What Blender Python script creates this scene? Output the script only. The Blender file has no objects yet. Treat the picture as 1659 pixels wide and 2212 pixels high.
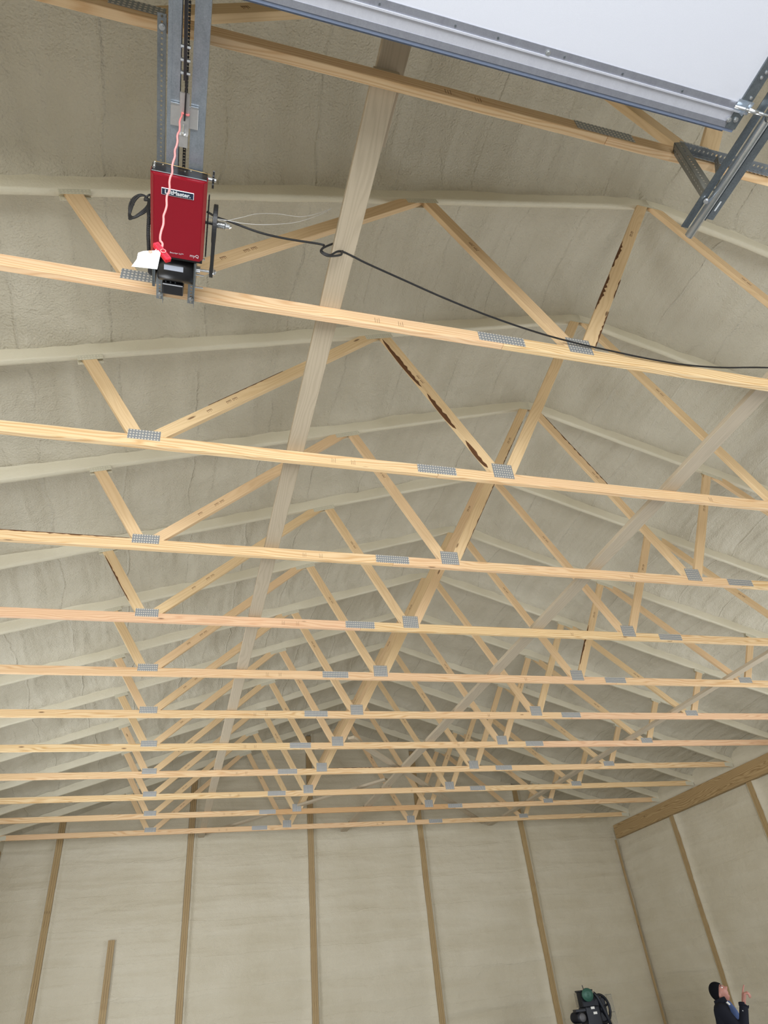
import bpy, bmesh, math, random
from mathutils import Vector, Matrix, noise
random.seed(7)
C = bpy.context.scene.collection
sc = bpy.context.scene
HZ = 1.70                      # eye height: all z below are measured from the camera's height

# ------------------------------------------------------------------ camera, light, exposure
yaw, pitch, roll = 0.3303, 0.6327, -0.1151
cz, sz, cp, sp, cr, sr = math.cos(yaw), math.sin(yaw), math.cos(pitch), math.sin(pitch), math.cos(roll), math.sin(roll)
fw = Vector((sz*cp, cz*cp, sp)); r0 = Vector((cz, -sz, 0)); u0 = r0.cross(fw)
rt = cr*r0 + sr*u0; up = -sr*r0 + cr*u0
cam = bpy.data.objects.new('camera', bpy.data.cameras.new('camera')); C.objects.link(cam)
cam.matrix_world = Matrix((( rt.x, up.x, -fw.x, -3.4912), (rt.y, up.y, -fw.y, 0.0), (rt.z, up.z, -fw.z, HZ), (0, 0, 0, 1)))
cam.data.sensor_fit = 'HORIZONTAL'; cam.data.sensor_width = 36.0
cam.data.lens = 1472.35/1659*36.0; cam.data.clip_start = 0.05; cam.data.clip_end = 200
sc.camera = cam
w = bpy.data.worlds.new('daylight'); sc.world = w; w.use_nodes = True
w.node_tree.nodes['Background'].inputs[0].default_value = (0.80, 0.88, 1.0, 1)
w.node_tree.nodes['Background'].inputs[1].default_value = 0.6

def area(name, loc, rot, sx, sy, power, col=(0.93, 0.965, 1.0)):
    l = bpy.data.lights.new(name, 'AREA'); l.shape = 'RECTANGLE'; l.size = sx; l.size_y = sy
    l.energy = power; l.color = col
    o = bpy.data.objects.new(name, l); C.objects.link(o); o.location = loc; o.rotation_euler = rot; return o
R90 = math.pi/2
area('daylight_door', (-3.65, -3.62, 2.15), (R90, 0, 0), 4.1, 4.1, 980)
area('added_side_fill_right', (6.55, 5.6, 1.9), (R90, 0, R90), 4.4, 3.2, 300)  # added fill out of view, evens the light along the room
area('added_side_fill_left', (-6.55, 9.0, 1.9), (R90, 0, -R90), 5.6, 3.2, 310)  # added fill from the left, lifts the far trusses and gable wall
sc.view_settings.view_transform = 'Standard'; sc.view_settings.look = 'None'
sc.view_settings.exposure = -0.10; sc.view_settings.gamma = 1.0
sc.view_settings.use_curve_mapping = False
sc.cycles.use_denoising = True
sc.cycles.max_bounces = 8; sc.cycles.diffuse_bounces = 6

# ------------------------------------------------------------------ node helpers, materials
def new_mat(name):
    m = bpy.data.materials.new(name); m.use_nodes = True
    nt = m.node_tree; return m, nt, nt.nodes['Principled BSDF']
def N(nt, t, **kw):
    n = nt.nodes.new(t)
    for k, v in kw.items(): setattr(n, k, v)
    return n
def L(nt, a, b): nt.links.new(a, b)
def math_node(nt, op, a, b=None):
    n = N(nt, 'ShaderNodeMath', operation=op)
    for i, x in enumerate((a, b)):
        if x is None: continue
        if isinstance(x, (int, float)): n.inputs[i].default_value = x
        else: L(nt, x, n.inputs[i])
    return n.outputs[0]
def ramp(nt, fac, stops):
    n = N(nt, 'ShaderNodeValToRGB'); L(nt, fac, n.inputs[0]); e = n.color_ramp.elements
    while len(e) < len(stops): e.new(0.5)
    for x, (p, c) in zip(e, stops): x.position = p; x.color = (c[0], c[1], c[2], 1)
    return n.outputs[0]
def mixc(nt, fac, a, b, mode='MIX'):
    n = N(nt, 'ShaderNodeMix', data_type='RGBA', blend_type=mode)
    for i, x in ((0, fac), (6, a), (7, b)):
        if isinstance(x, (int, float)): n.inputs[i].default_value = x
        elif isinstance(x, tuple): n.inputs[i].default_value = (*x, 1)
        else: L(nt, x, n.inputs[i])
    return n.outputs[2]
def noise_tex(nt, vec, scale, detail=3, rough=0.5, dist=0.0):
    n = N(nt, 'ShaderNodeTexNoise'); L(nt, vec, n.inputs['Vector'])
    n.inputs['Scale'].default_value = scale; n.inputs['Detail'].default_value = detail
    n.inputs['Roughness'].default_value = rough; n.inputs['Distortion'].default_value = dist
    return n.outputs['Fac']
def mapping(nt, vec, scale=(1, 1, 1), loc=(0, 0, 0)):
    n = N(nt, 'ShaderNodeMapping'); L(nt, vec, n.inputs['Vector'])
    n.inputs['Scale'].default_value = scale; n.inputs['Location'].default_value = loc
    return n.outputs[0]
def bump(nt, h, strength, dist, prev=None):
    n = N(nt, 'ShaderNodeBump'); L(nt, h, n.inputs['Height'])
    n.inputs['Strength'].default_value = strength; n.inputs['Distance'].default_value = dist
    if prev is not None: L(nt, prev, n.inputs['Normal'])
    return n.outputs[0]

def foam_mat(name, stretch, c1=(0.485, 0.445, 0.345), c2=(0.59, 0.55, 0.445), fine=1.0, streak=1.0, seam=(0, 0.62)):
    m, nt, b = new_mat(name)
    pos = N(nt, 'ShaderNodeNewGeometry').outputs['Position']
    big = noise_tex(nt, pos, 0.9, 4, 0.6)
    mid = noise_tex(nt, mapping(nt, pos, stretch), 1.0, 2, 0.5, 0.25)
    col = ramp(nt, math_node(nt, 'ADD', math_node(nt, 'MULTIPLY', big, 0.6), math_node(nt, 'MULTIPLY', mid, 0.4)), [(0.34, c1), (0.66, c2)])
    L(nt, col, b.inputs['Base Color'])
    b.inputs['Roughness'].default_value = 0.5; b.inputs['Specular IOR Level'].default_value = 0.32
    f1 = noise_tex(nt, pos, 70, 1.5, 0.5, 0.0)
    f2 = noise_tex(nt, pos, 8, 2, 0.5, 0.3)
    n1 = bump(nt, mid, 0.85*streak, 0.07)
    sp_ = N(nt, 'ShaderNodeSeparateXYZ'); L(nt, pos, sp_.inputs[0])
    wob = noise_tex(nt, pos, 0.8, 3, 0.6)
    fr = math_node(nt, 'FRACT', math_node(nt, 'ADD', math_node(nt, 'DIVIDE', sp_.outputs[seam[0]], seam[1]), math_node(nt, 'MULTIPLY', wob, 0.5)))
    ln = math_node(nt, 'ABSOLUTE', math_node(nt, 'SUBTRACT', fr, 0.5))
    ridge = math_node(nt, 'MULTIPLY', math_node(nt, 'SUBTRACT', 1.0, math_node(nt, 'MINIMUM', math_node(nt, 'DIVIDE', ln, 0.022), 1.0)), math_node(nt, 'MULTIPLY', noise_tex(nt, pos, 1.7, 2), 1.2))
    n1 = bump(nt, ridge, 0.55 if seam[0] == 0 else 0.28, 0.018, n1)
    n2 = bump(nt, f2, 0.45*fine, 0.040, n1)
    n3 = bump(nt, f1, 0.75*fine, 0.012, n2)
    L(nt, n3, b.inputs['Normal']); return m
M_FOAM_ROOF = foam_mat('spray_foam_roof', (4.5, 0.55, 4.5))
M_FOAM_WALL = foam_mat('spray_foam_wall', (0.5, 0.5, 4.5), (0.55, 0.495, 0.37), (0.635, 0.585, 0.465), 0.6, 0.8, (2, 0.55))
M_FOAM_CHORD = foam_mat('foam_skin_on_timber', (1.5, 2, 2), (0.61, 0.565, 0.43), (0.70, 0.655, 0.52), 0.35, 0.6, (2, 50.0))  # lighter copy of the roof foam: light on the bands is in the colour

def wood_mat(name, light, dark, knot=(0.16, 0.08, 0.04), tint=(0.80, 0.50, 0.34), tintamt=0.55, grain=1.0):
    m, nt, b = new_mat(name)
    uv = N(nt, 'ShaderNodeTexCoord').outputs['UV']
    rnd = N(nt, 'ShaderNodeObjectInfo').outputs['Random']
    off = N(nt, 'ShaderNodeCombineXYZ'); L(nt, math_node(nt, 'MULTIPLY', rnd, 37.0), off.inputs[0]); L(nt, math_node(nt, 'MULTIPLY', rnd, 11.3), off.inputs[1])
    va = N(nt, 'ShaderNodeVectorMath', operation='ADD'); L(nt, uv, va.inputs[0]); L(nt, off.outputs[0], va.inputs[1])
    v = va.outputs[0]
    warp = noise_tex(nt, mapping(nt, v, (0.9, 7, 1)), 1.0, 2, 0.5, 0.3)
    sepx = N(nt, 'ShaderNodeSeparateXYZ'); L(nt, v, sepx.inputs[0])
    ph = math_node(nt, 'ADD', math_node(nt, 'MULTIPLY', sepx.outputs[1], 260.0), math_node(nt, 'MULTIPLY', warp, 55.0))
    rings = math_node(nt, 'MULTIPLY', math_node(nt, 'ADD', math_node(nt, 'SINE', ph), 1.0), 0.5)
    fib = noise_tex(nt, mapping(nt, v, (5, 260, 1)), 1.0, 3, 0.6)
    g = math_node(nt, 'ADD', math_node(nt, 'MULTIPLY', math_node(nt, 'POWER', rings, 2.0), 0.55*grain), math_node(nt, 'MULTIPLY', fib, 0.45))
    col = ramp(nt, g, [(0.12, light), (0.85, dark)])
    broad = noise_tex(nt, mapping(nt, v, (0.8, 3, 1)), 1.0, 2, 0.5)
    col = mixc(nt, math_node(nt, 'MULTIPLY', math_node(nt, 'MULTIPLY', rnd, broad), tintamt*1.4), col, tint)
    vk = N(nt, 'ShaderNodeTexVoronoi'); L(nt, mapping(nt, v, (2.3, 9, 1)), vk.inputs['Vector']); vk.inputs['Scale'].default_value = 1.0
    k = ramp(nt, vk.outputs['Distance'], [(0.05, (1, 1, 1)), (0.10, (0, 0, 0))])
    sel = N(nt, 'ShaderNodeSeparateColor'); L(nt, vk.outputs['Color'], sel.inputs[0])
    kk = math_node(nt, 'MULTIPLY', k, math_node(nt, 'GREATER_THAN', sel.outputs[0], 0.62))
    col = mixc(nt, math_node(nt, 'MULTIPLY', kk, 0.85), col, knot)
    L(nt, col, b.inputs['Base Color'])
    b.inputs['Roughness'].default_value = 0.6; b.inputs['Specular IOR Level'].default_value = 0.25
    L(nt, bump(nt, g, 0.15, 0.003), b.inputs['Normal']); return m
M_WOOD = wood_mat('pine_lumber', (0.85, 0.655, 0.385), (0.62, 0.385, 0.165))
M_WEB = wood_mat('pine_web', (0.76, 0.575, 0.34), (0.60, 0.41, 0.205), tintamt=0.28, grain=0.5)
M_GREY = wood_mat('weathered_lumber', (0.52, 0.44, 0.325), (0.385, 0.32, 0.23), (0.2, 0.13, 0.09), (0.45, 0.385, 0.30), 0.7, 0.5)
M_POST = wood_mat('laminated_post_timber', (0.47, 0.345, 0.175), (0.33, 0.22, 0.10), (0.09, 0.05, 0.025), (0.36, 0.26, 0.15), 0.5)
M_HEAD = wood_mat('header_timber', (0.47, 0.335, 0.17), (0.30, 0.195, 0.085), (0.08, 0.045, 0.02), (0.5, 0.33, 0.18), 0.3, 1.3)

def plain(name, col, rough=0.5, metal=0.0, spec=0.5, bumpy=0.0, bscale=60):
    m, nt, b = new_mat(name)
    pos = N(nt, 'ShaderNodeTexCoord').outputs['Object']
    n = noise_tex(nt, pos, bscale, 3)
    L(nt, mixc(nt, n, tuple(c*0.88 for c in col), tuple(min(1, c*1.1) for c in col)), b.inputs['Base Color'])
    b.inputs['Roughness'].default_value = rough; b.inputs['Metallic'].default_value = metal
    b.inputs['Specular IOR Level'].default_value = spec
    if bumpy: L(nt, bump(nt, n, bumpy, 0.003), b.inputs['Normal'])
    return m
def galv_mat(name, c1, c2, rough=0.42, metal=0.75):
    m, nt, b = new_mat(name)
    pos = N(nt, 'ShaderNodeTexCoord').outputs['Object']
    v = N(nt, 'ShaderNodeTexVoronoi'); L(nt, pos, v.inputs['Vector']); v.inputs['Scale'].default_value = 260
    s = N(nt, 'ShaderNodeSeparateColor'); L(nt, v.outputs['Color'], s.inputs[0])
    f = math_node(nt, 'ADD', math_node(nt, 'MULTIPLY', s.outputs[0], 0.22), math_node(nt, 'MULTIPLY', noise_tex(nt, mapping(nt, pos, (3, 1, 1)), 12, 4), 0.78))
    L(nt, ramp(nt, f, [(0.2, c1), (0.8, c2)]), b.inputs['Base Color'])
    b.inputs['Metallic'].default_value = metal; b.inputs['Roughness'].default_value = rough; return m
M_GALV = galv_mat('galvanized_steel', (0.34, 0.39, 0.45), (0.56, 0.62, 0.69), 0.33, 0.85)
M_GALVD = galv_mat('dark_galvanized_steel', (0.13, 0.15, 0.165), (0.24, 0.27, 0.29), 0.36, 0.85)
M_TRACK = galv_mat('bright_track_steel', (0.55, 0.62, 0.70), (0.72, 0.79, 0.88), 0.25, 0.8)
M_STRUT = galv_mat('dull_strut_steel', (0.14, 0.14, 0.125), (0.23, 0.23, 0.21), 0.5, 0.4)
M_PERF = galv_mat('perforated_angle_steel', (0.22, 0.24, 0.26), (0.38, 0.41, 0.44), 0.45, 0.7)
def plate_mat(name, base, tooth, amt=0.8, metal=0.5, sx=52, sz_=44):
    m, nt, b = new_mat(name)
    uv = N(nt, 'ShaderNodeTexCoord').outputs['UV']
    s = N(nt, 'ShaderNodeSeparateXYZ'); L(nt, uv, s.inputs[0])
    fx = math_node(nt, 'FRACT', math_node(nt, 'MULTIPLY', s.outputs[0], sx))
    row = math_node(nt, 'MULTIPLY', s.outputs[1], sz_)
    fy = math_node(nt, 'FRACT', row)
    a = math_node(nt, 'MULTIPLY', math_node(nt, 'GREATER_THAN', fx, 0.30), math_node(nt, 'LESS_THAN', fx, 0.82))
    c = math_node(nt, 'MULTIPLY', math_node(nt, 'GREATER_THAN', fy, 0.25), math_node(nt, 'LESS_THAN', fy, 0.75))
    t = math_node(nt, 'MULTIPLY', a, c)
    n = noise_tex(nt, uv, 60, 3)
    col = mixc(nt, n, tuple(x*0.8 for x in base), tuple(min(1, x*1.15) for x in base))
    L(nt, mixc(nt, math_node(nt, 'MULTIPLY', t, amt), col, tooth), b.inputs['Base Color'])
    b.inputs['Metallic'].default_value = metal; b.inputs['Roughness'].default_value = 0.5
    L(nt, bump(nt, t, 0.5, 0.002), b.inputs['Normal']); return m
M_PLATE = plate_mat('toothed_truss_plate', (0.31, 0.33, 0.35), (0.78, 0.74, 0.66), 0.9, 0.35)
M_PLATE_F = plate_mat('foam_dusted_truss_plate', (0.60, 0.575, 0.455), (0.74, 0.70, 0.57), 0.6, 0.0)
M_RED = plain('red_enamel', (0.27, 0.006, 0.017), 0.28, 0.2, 0.6, 0, 3)
M_REDB = plain('red_plastic', (0.70, 0.01, 0.03), 0.35)
M_BLACK = plain('black_enamel', (0.012, 0.012, 0.014), 0.3, 0, 0.6)
M_RUBBER = plain('black_rubber', (0.014, 0.014, 0.015), 0.55)
M_CHROME = plain('zinc_plated_steel', (0.72, 0.74, 0.76), 0.22, 0.95)
M_ALU = plain('aluminium_plate', (0.52, 0.51, 0.50), 0.4, 0.7)
M_WHITE = plain('white_card', (0.88, 0.88, 0.86), 0.7)
M_WIRE = plain('white_wire', (0.78, 0.78, 0.76), 0.5)
M_PINK = plain('pink_cord', (0.70, 0.22, 0.21), 0.75, 0, 0.3, 0.5, 300)
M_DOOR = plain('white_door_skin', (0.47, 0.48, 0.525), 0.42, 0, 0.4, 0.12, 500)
M_DTRIM = galv_mat('door_edge_strip', (0.52, 0.53, 0.59), (0.60, 0.61, 0.67), 0.35, 0.5)
M_DSEAL = plain('grey_blue_seal', (0.13, 0.16, 0.23), 0.5)
M_CONC = plain('concrete_floor', (0.27, 0.27, 0.265), 0.7, 0, 0.3, 0.1, 6)
M_SIDING = plain('near_wall_foam', (0.60, 0.56, 0.47), 0.9, 0, 0.1, 0.3, 20)
M_SKIN = plain('skin', (0.37, 0.17, 0.135), 0.5, 0, 0.4, 0, 40)
M_KNIT = plain('black_knit', (0.006, 0.006, 0.008), 0.95, 0, 0.1, 0.6, 160)
M_JACKET = plain('black_jacket_cloth', (0.010, 0.011, 0.017), 0.9, 0, 0.15, 0.3, 60)
M_JEANS = plain('dark_denim', (0.03, 0.04, 0.07), 0.9)
M_SHIRT = plain('blue_shirt_cloth', (0.05, 0.085, 0.20), 0.85)
M_EYE = plain('eye_white', (0.85, 0.85, 0.85), 0.3)
M_GREEN = plain('green_filter_paint', (0.035, 0.115, 0.085), 0.45, 0.2)
M_IRON = plain('dark_cast_iron', (0.018, 0.021, 0.03), 0.45, 0.3)
M_BADGE = plain('navy_badge', (0.012, 0.02, 0.045), 0.35)
M_SILVER = plain('silver_print', (0.68, 0.70, 0.73), 0.35, 0.3)
M_LABEL = plain('pale_label', (0.55, 0.60, 0.72), 0.5, 0, 0.4, 0, 400)
M_INK = plain('lumber_stamp_ink', (0.26, 0.15, 0.08), 0.8)
M_BARK = plain('bark_edge_brown', (0.13, 0.062, 0.03), 0.95, 0, 0.1, 1.0, 120)
M_BRASS = plain('brass_wire', (0.75, 0.52, 0.22), 0.3, 0.9)

# ------------------------------------------------------------------ mesh helpers (world coordinates, z measured from eye height)
def P(x, y, z): return Vector((x, y, z))
def obj(name, bm, mats, parent=None, smooth=False):
    me = bpy.data.meshes.new(name)
    off = Vector((0, 0, HZ)) - (parent_loc(parent) if parent else Vector())
    for v in bm.verts: v.co += off
    bm.to_mesh(me); bm.free()
    for m in (mats if isinstance(mats, (list, tuple)) else [mats]): me.materials.append(m)
    if smooth:
        for p in me.polygons: p.use_smooth = True
    o = bpy.data.objects.new(name, me); C.objects.link(o)
    if parent: o.parent = parent
    return o
def parent_loc(p):
    v = Vector()
    while p: v += p.location; p = p.parent
    return v
def tag(o, label, cat, group=None):
    o['label'] = label; o['category'] = cat
    if group: o['group'] = group
    return o
def thing(name, label, cat, loc, group=None):
    o = bpy.data.objects.new(name, None); C.objects.link(o); o.location = Vector(loc) + Vector((0, 0, HZ))
    o.empty_display_size = 0.1
    return tag(o, label, cat, group)
def struct(name, bm, m, smooth=False):
    o = obj(name, bm, m, None, smooth); o['kind'] = 'structure'; return o
def dup(root, loc, label):
    r = root.copy(); C.objects.link(r); r.location = loc; r['label'] = label
    for ch in list(root.children):
        c = ch.copy(); C.objects.link(c); c.parent = r
        for g in ch.children:
            d = g.copy(); C.objects.link(d); d.parent = c
    return r
def add_box(bm, lo, hi, uvscale=True):
    lo = Vector(lo); hi = Vector(hi)
    vs = [bm.verts.new((x, y, z)) for z in (lo.z, hi.z) for y in (lo.y, hi.y) for x in (lo.x, hi.x)]
    for f in ((0, 2, 3, 1), (4, 5, 7, 6), (0, 1, 5, 4), (2, 6, 7, 3), (0, 4, 6, 2), (1, 3, 7, 5)):
        bm.faces.new([vs[i] for i in f])
    return vs
def rbox(lo, hi, bev=0.003, seg=1):
    bm = bmesh.new(); add_box(bm, lo, hi)
    if bev: bmesh.ops.bevel(bm, geom=bm.edges[:], offset=bev, segments=seg, affect='EDGES', profile=0.7)
    return bm
def prism(bm, poly, n, t):
    """poly: list of points in order; extruded by +-t/2 along n. UVs are given along the longest side."""
    n = Vector(n).normalized(); uvl = bm.loops.layers.uv.verify()
    d = max(((poly[(i+1) % len(poly)]-poly[i]) for i in range(len(poly))), key=lambda e: e.length).normalized()
    wv = n.cross(d); o = poly[0]
    a = [bm.verts.new(p - n*t/2) for p in poly]; b = [bm.verts.new(p + n*t/2) for p in poly]
    fs = [bm.faces.new(a[::-1]), bm.faces.new(b)]
    for i in range(len(poly)):
        j = (i+1) % len(poly); fs.append(bm.faces.new((a[i], a[j], b[j], b[i])))
    bmesh.ops.recalc_face_normals(bm, faces=fs)
    for k, f in enumerate(fs):
        for l in f.loops:
            q = l.vert.co - o
            l[uvl].uv = (q.dot(d), q.dot(wv) + (0 if k == 0 else 0.31 if k == 1 else 0)) if k < 2 else (q.dot(d)+0.7, q.dot(n) + 0.77 + 0.5*abs(q.dot(wv)))
    return fs
def board(p0, p1, width, thick, nrm, bev=0.0025):
    p0, p1 = Vector(p0), Vector(p1); d = (p1-p0).normalized(); wv = Vector(nrm).cross(d).normalized()*width/2
    bm = bmesh.new(); prism(bm, [p0-wv, p1-wv, p1+wv, p0+wv], nrm, thick)
    if bev: bmesh.ops.bevel(bm, geom=bm.edges[:], offset=bev, segments=1, affect='EDGES')
    return bm
def catmull(pts, n=8):
    pts = [Vector(p) for p in pts]; out = []
    q = [pts[0]*2-pts[1]] + pts + [pts[-1]*2-pts[-2]]
    for i in range(1, len(q)-2):
        a, b, c, d = q[i-1:i+3]
        for k in range(n):
            t = k/n; out.append(0.5*((2*b) + (c-a)*t + (2*a-5*b+4*c-d)*t*t + (3*b-3*c+d-a)*t**3))
    out.append(pts[-1]); return out
def add_tube(bm, pts, r, seg=8, closed=False):
    pts = [Vector(p) for p in pts]; rings = []; prev = None
    for i, p in enumerate(pts):
        t = (pts[min(i+1, len(pts)-1)] - pts[max(i-1, 0)]).normalized()
        if prev is None:
            prev = t.orthogonal().normalized()
        prev = (prev - t*prev.dot(t)).normalized(); s = t.cross(prev)
        rr = r[i] if isinstance(r, (list, tuple)) else r
        rings.append([bm.verts.new(p + (prev*math.cos(a) + s*math.sin(a))*rr) for a in (2*math.pi*k/seg for k in range(seg))])
    for A, B in zip(rings, rings[1:]):
        for k in range(seg): bm.faces.new((A[k], A[(k+1) % seg], B[(k+1) % seg], B[k]))
    if closed:
        for k in range(seg): bm.faces.new((rings[-1][k], rings[-1][(k+1) % seg], rings[0][(k+1) % seg], rings[0][k]))
    else: bm.faces.new(rings[0][::-1]); bm.faces.new(rings[-1])
def tube(pts, r, seg=8):
    bm = bmesh.new(); add_tube(bm, pts, r, seg); return bm
def add_cyl(bm, a, b, r, seg=16, r2=None):
    a, b = Vector(a), Vector(b); add_tube(bm, [a, b], [r, r if r2 is None else r2], seg)
def cyl(a, b, r, seg=20):
    bm = bmesh.new(); add_cyl(bm, a, b, r, seg); return bm
def lathe(bm, a, axis, prof, seg=24):
    """prof: (distance along axis, radius)"""
    a = Vector(a); axis = Vector(axis).normalized(); x = axis.orthogonal().normalized(); y = axis.cross(x); rings = []
    for h, r in prof: rings.append([bm.verts.new(a + axis*h + (x*math.cos(2*math.pi*k/seg) + y*math.sin(2*math.pi*k/seg))*max(r, 1e-4)) for k in range(seg)])
    for A, B in zip(rings, rings[1:]):
        for k in range(seg): bm.faces.new((A[k], A[(k+1) % seg], B[(k+1) % seg], B[k]))
    bm.faces.new(rings[0][::-1]); bm.faces.new(rings[-1])

# ------------------------------------------------------------------ frame dimensions
S = 1.2192
def yt(i): return (1.898 + i - 1)*S            # front face of truss i
CB, CT = 3.120, 3.209                          # bottom chord, underside and top
RZ = 5.345                                     # underside of the top chords at the ridge line
def roofz(x): return RZ - abs(x)/3
XW, YG, YF = 6.62, 15.42, -3.70                # side walls, far gable wall, near wall
FL = -HZ
def sm(x, a, b):
    t = max(0, min(1, (x-a)/(b-a))); return t*t*(3-2*t)

# ------------------------------------------------------------------ floor, ceiling, walls
bm = bmesh.new(); add_box(bm, (-XW-0.3, YF-8, FL-0.15), (XW+0.3, YG+0.4, FL)); struct('floor', bm, M_CONC)

def truss_dist(y):
    k = round((y - yt(0) - 0.019)/S); return y - (yt(k) + 0.019)
bm = bmesh.new(); rows = []
ny, nx = 330, 130
for j in range(ny+1):
    y = YF + (YG + 0.15 - YF)*j/ny; d = abs(truss_dist(y)); row = []
    for i in range(nx+1):
        x = -XW - 0.1 + (2*XW + 0.2)*i/nx
        ax = math.sqrt(x*x + 0.10**2)
        off = 0.105 + 0.12*(1 - math.exp(-max(0, d-0.03)/0.10))
        off += 0.022*noise.noise(Vector((x*1.6, y*1.1, 3))) + 0.016*noise.noise(Vector((x*6.5, y*0.9, 7))) + 0.005*noise.noise(Vector((x*7, y*7, 1)))
        off -= 0.07*math.exp(-((YG - y)/0.12)) if y < YG else 0.07
        row.append(bm.verts.new((x, y, RZ - ax/3 + off)))
    rows.append(row)
for A, B in zip(rows, rows[1:]):
    for i in range(nx): bm.faces.new((A[i], B[i], B[i+1], A[i+1]))
struct('ceiling', bm, M_FOAM_ROOF, True)

POSTX = [-5.54, -3.10, -0.665, 1.77, 4.21]
def wall_grid(name, us, vfun, mat, flip=False):
    bm = bmesh.new(); rows = [[bm.verts.new(p) for p in vfun(u)] for u in us]
    for A, B in zip(rows, rows[1:]):
        for i in range(len(A)-1):
            f = (A[i], A[i+1], B[i+1], B[i]); bm.faces.new(f[::-1] if flip else f)
    return struct(name, bm, mat, True)
def lump(a, b, s): return 0.020*noise.noise(Vector((a*1.1, b*1.6, s))) + 0.008*noise.noise(Vector((a*3, b*9, s))) + 0.005*noise.noise(Vector((a*9, b*9, s)))
def edge_grid(lo, hi, step, centres, fine=0.02, rng=0.16):
    out = [lo]
    while out[-1] < hi - 1e-4:
        u = out[-1]; s = fine if any(abs(u-c) < rng for c in centres) else step
        out.append(min(hi, u+s))
    return out
def far_col(x):
    d = min(abs(x-p) for p in POSTX); top = RZ - abs(x)/3 + 0.18; out = []
    n = 110
    for k in range(n+1):
        z = FL + (top-FL)*k/n
        y = YG - 0.045*math.exp(-((d-0.07)/0.05)**2) + lump(x, z, 5)
        if d < 0.05: y = YG + 0.06
        out.append((x, y, z))
    return out
wall_grid('wall_far', edge_grid(-XW-0.1, XW+0.1, 0.09, POSTX), far_col, M_FOAM_WALL, True)
SIDEY = [15.30, 13.14, 10.70, 8.26, 5.82, 3.38, 0.94, -1.5]
def side_col(sgn, openings):
    def f(y):
        d = min(abs(y-p) for p in SIDEY[1:]); out = []; n = 100
        for k in range(n+1):
            z = FL + (3.55-FL)*k/n
            x = XW - 0.05*math.exp(-((d-0.07)/0.05)**2)*sm(3.0-z, 0, 0.2) - 0.10*sm(z, 3.0, 3.12) + lump(y, z, 9+sgn)
            if d < 0.05 and z < 2.95: x = XW + 0.06
            out.append((sgn*x, y, z))
        return out
    return f
def make_side(name, sgn, oy0, oy1, ozt):
    # the wall is laid out as a grid and the cells of an added, unseen light opening are left open
    ys = sorted(set(edge_grid(YF, YG+0.1, 0.09, SIDEY[1:]) + [oy0, oy1])); f = side_col(sgn, None)
    bm = bmesh.new(); rows = [[bm.verts.new(p) for p in f(y)] for y in ys]
    for (ya, A), (yb, B) in zip(zip(ys, rows), zip(ys[1:], rows[1:])):
        for i in range(len(A)-1):
            if oy0 <= (ya+yb)/2 <= oy1 and A[i].co.z < ozt: continue
            q = (A[i], A[i+1], B[i+1], B[i]); bm.faces.new(q if sgn > 0 else q[::-1])
    return struct(name, bm, M_FOAM_WALL, True)
make_side('wall_right', 1, 3.4, 7.8, 1.9)  # opening invented to go with the added right fill
make_side('wall_left', -1, 6.2, 11.8, 1.9)  # opening invented to go with the added left fill
bm = bmesh.new()                                # near wall with its overhead-door opening
y0, y1 = YF-0.2, YF-0.02
for lo, hi in (((-XW-0.1, y0, FL), (-5.74, y1, 2.6)), ((-1.56, y0, FL), (XW+0.1, y1, 2.6)), ((-XW-0.1, y0, 2.6), (XW+0.1, y1, 3.4))):
    add_box(bm, lo, hi)
a = [bm.verts.new((x, y1, z)) for x, z in ((-XW-0.1, 3.4), (XW+0.1, 3.4), (0, RZ+0.3))]; bm.faces.new(a)
struct('wall_near', bm, M_SIDING)

# ------------------------------------------------------------------ roof trusses
def foam_band(x0, z0, x1, z1):
    """foam-coated top chord, a slightly lumpy board in the truss plane"""
    bm = bmesh.new(); n = 60; rings = []
    for i in range(n+1):
        t = i/n; x = x0+(x1-x0)*t; z = z0+(z1-z0)*t; a = 0.004*noise.noise(Vector((x*5, 0, 1))); b = 0.006*noise.noise(Vector((x*3, 4, 1)))
        y0, y1 = -0.006+a, 0.046+b; c = 0.006*noise.noise(Vector((x*4, 9, 2)))
        prof = [(y0-0.03-b*3, z+0.165), (y0-0.006, z+0.125), (y0, z+0.10), (y0, z+0.01+c), (y0+0.008, z+c), (y1-0.008, z+c), (y1, z+0.01+c), (y1, z+0.10), (y1+0.01, z+0.13), (y1+0.04, z+0.17)]
        rings.append([bm.verts.new((x, yy + yt(1), zz)) for yy, zz in prof])
    for A, B in zip(rings, rings[1:]):
        for k in range(len(A)-1): bm.faces.new((A[k], A[k+1], B[k+1], B[k]))
    bm.faces.new(rings[0][::-1]); bm.faces.new(rings[-1])
    bmesh.ops.recalc_face_normals(bm, faces=bm.faces[:]); return bm
def isect(p, d, q, e):
    """2D line intersection"""
    k = d[0]*e[1]-d[1]*e[0]; t = ((q[0]-p[0])*e[1]-(q[1]-p[1])*e[0])/k; return (p[0]+d[0]*t, p[1]+d[1]*t)
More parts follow.
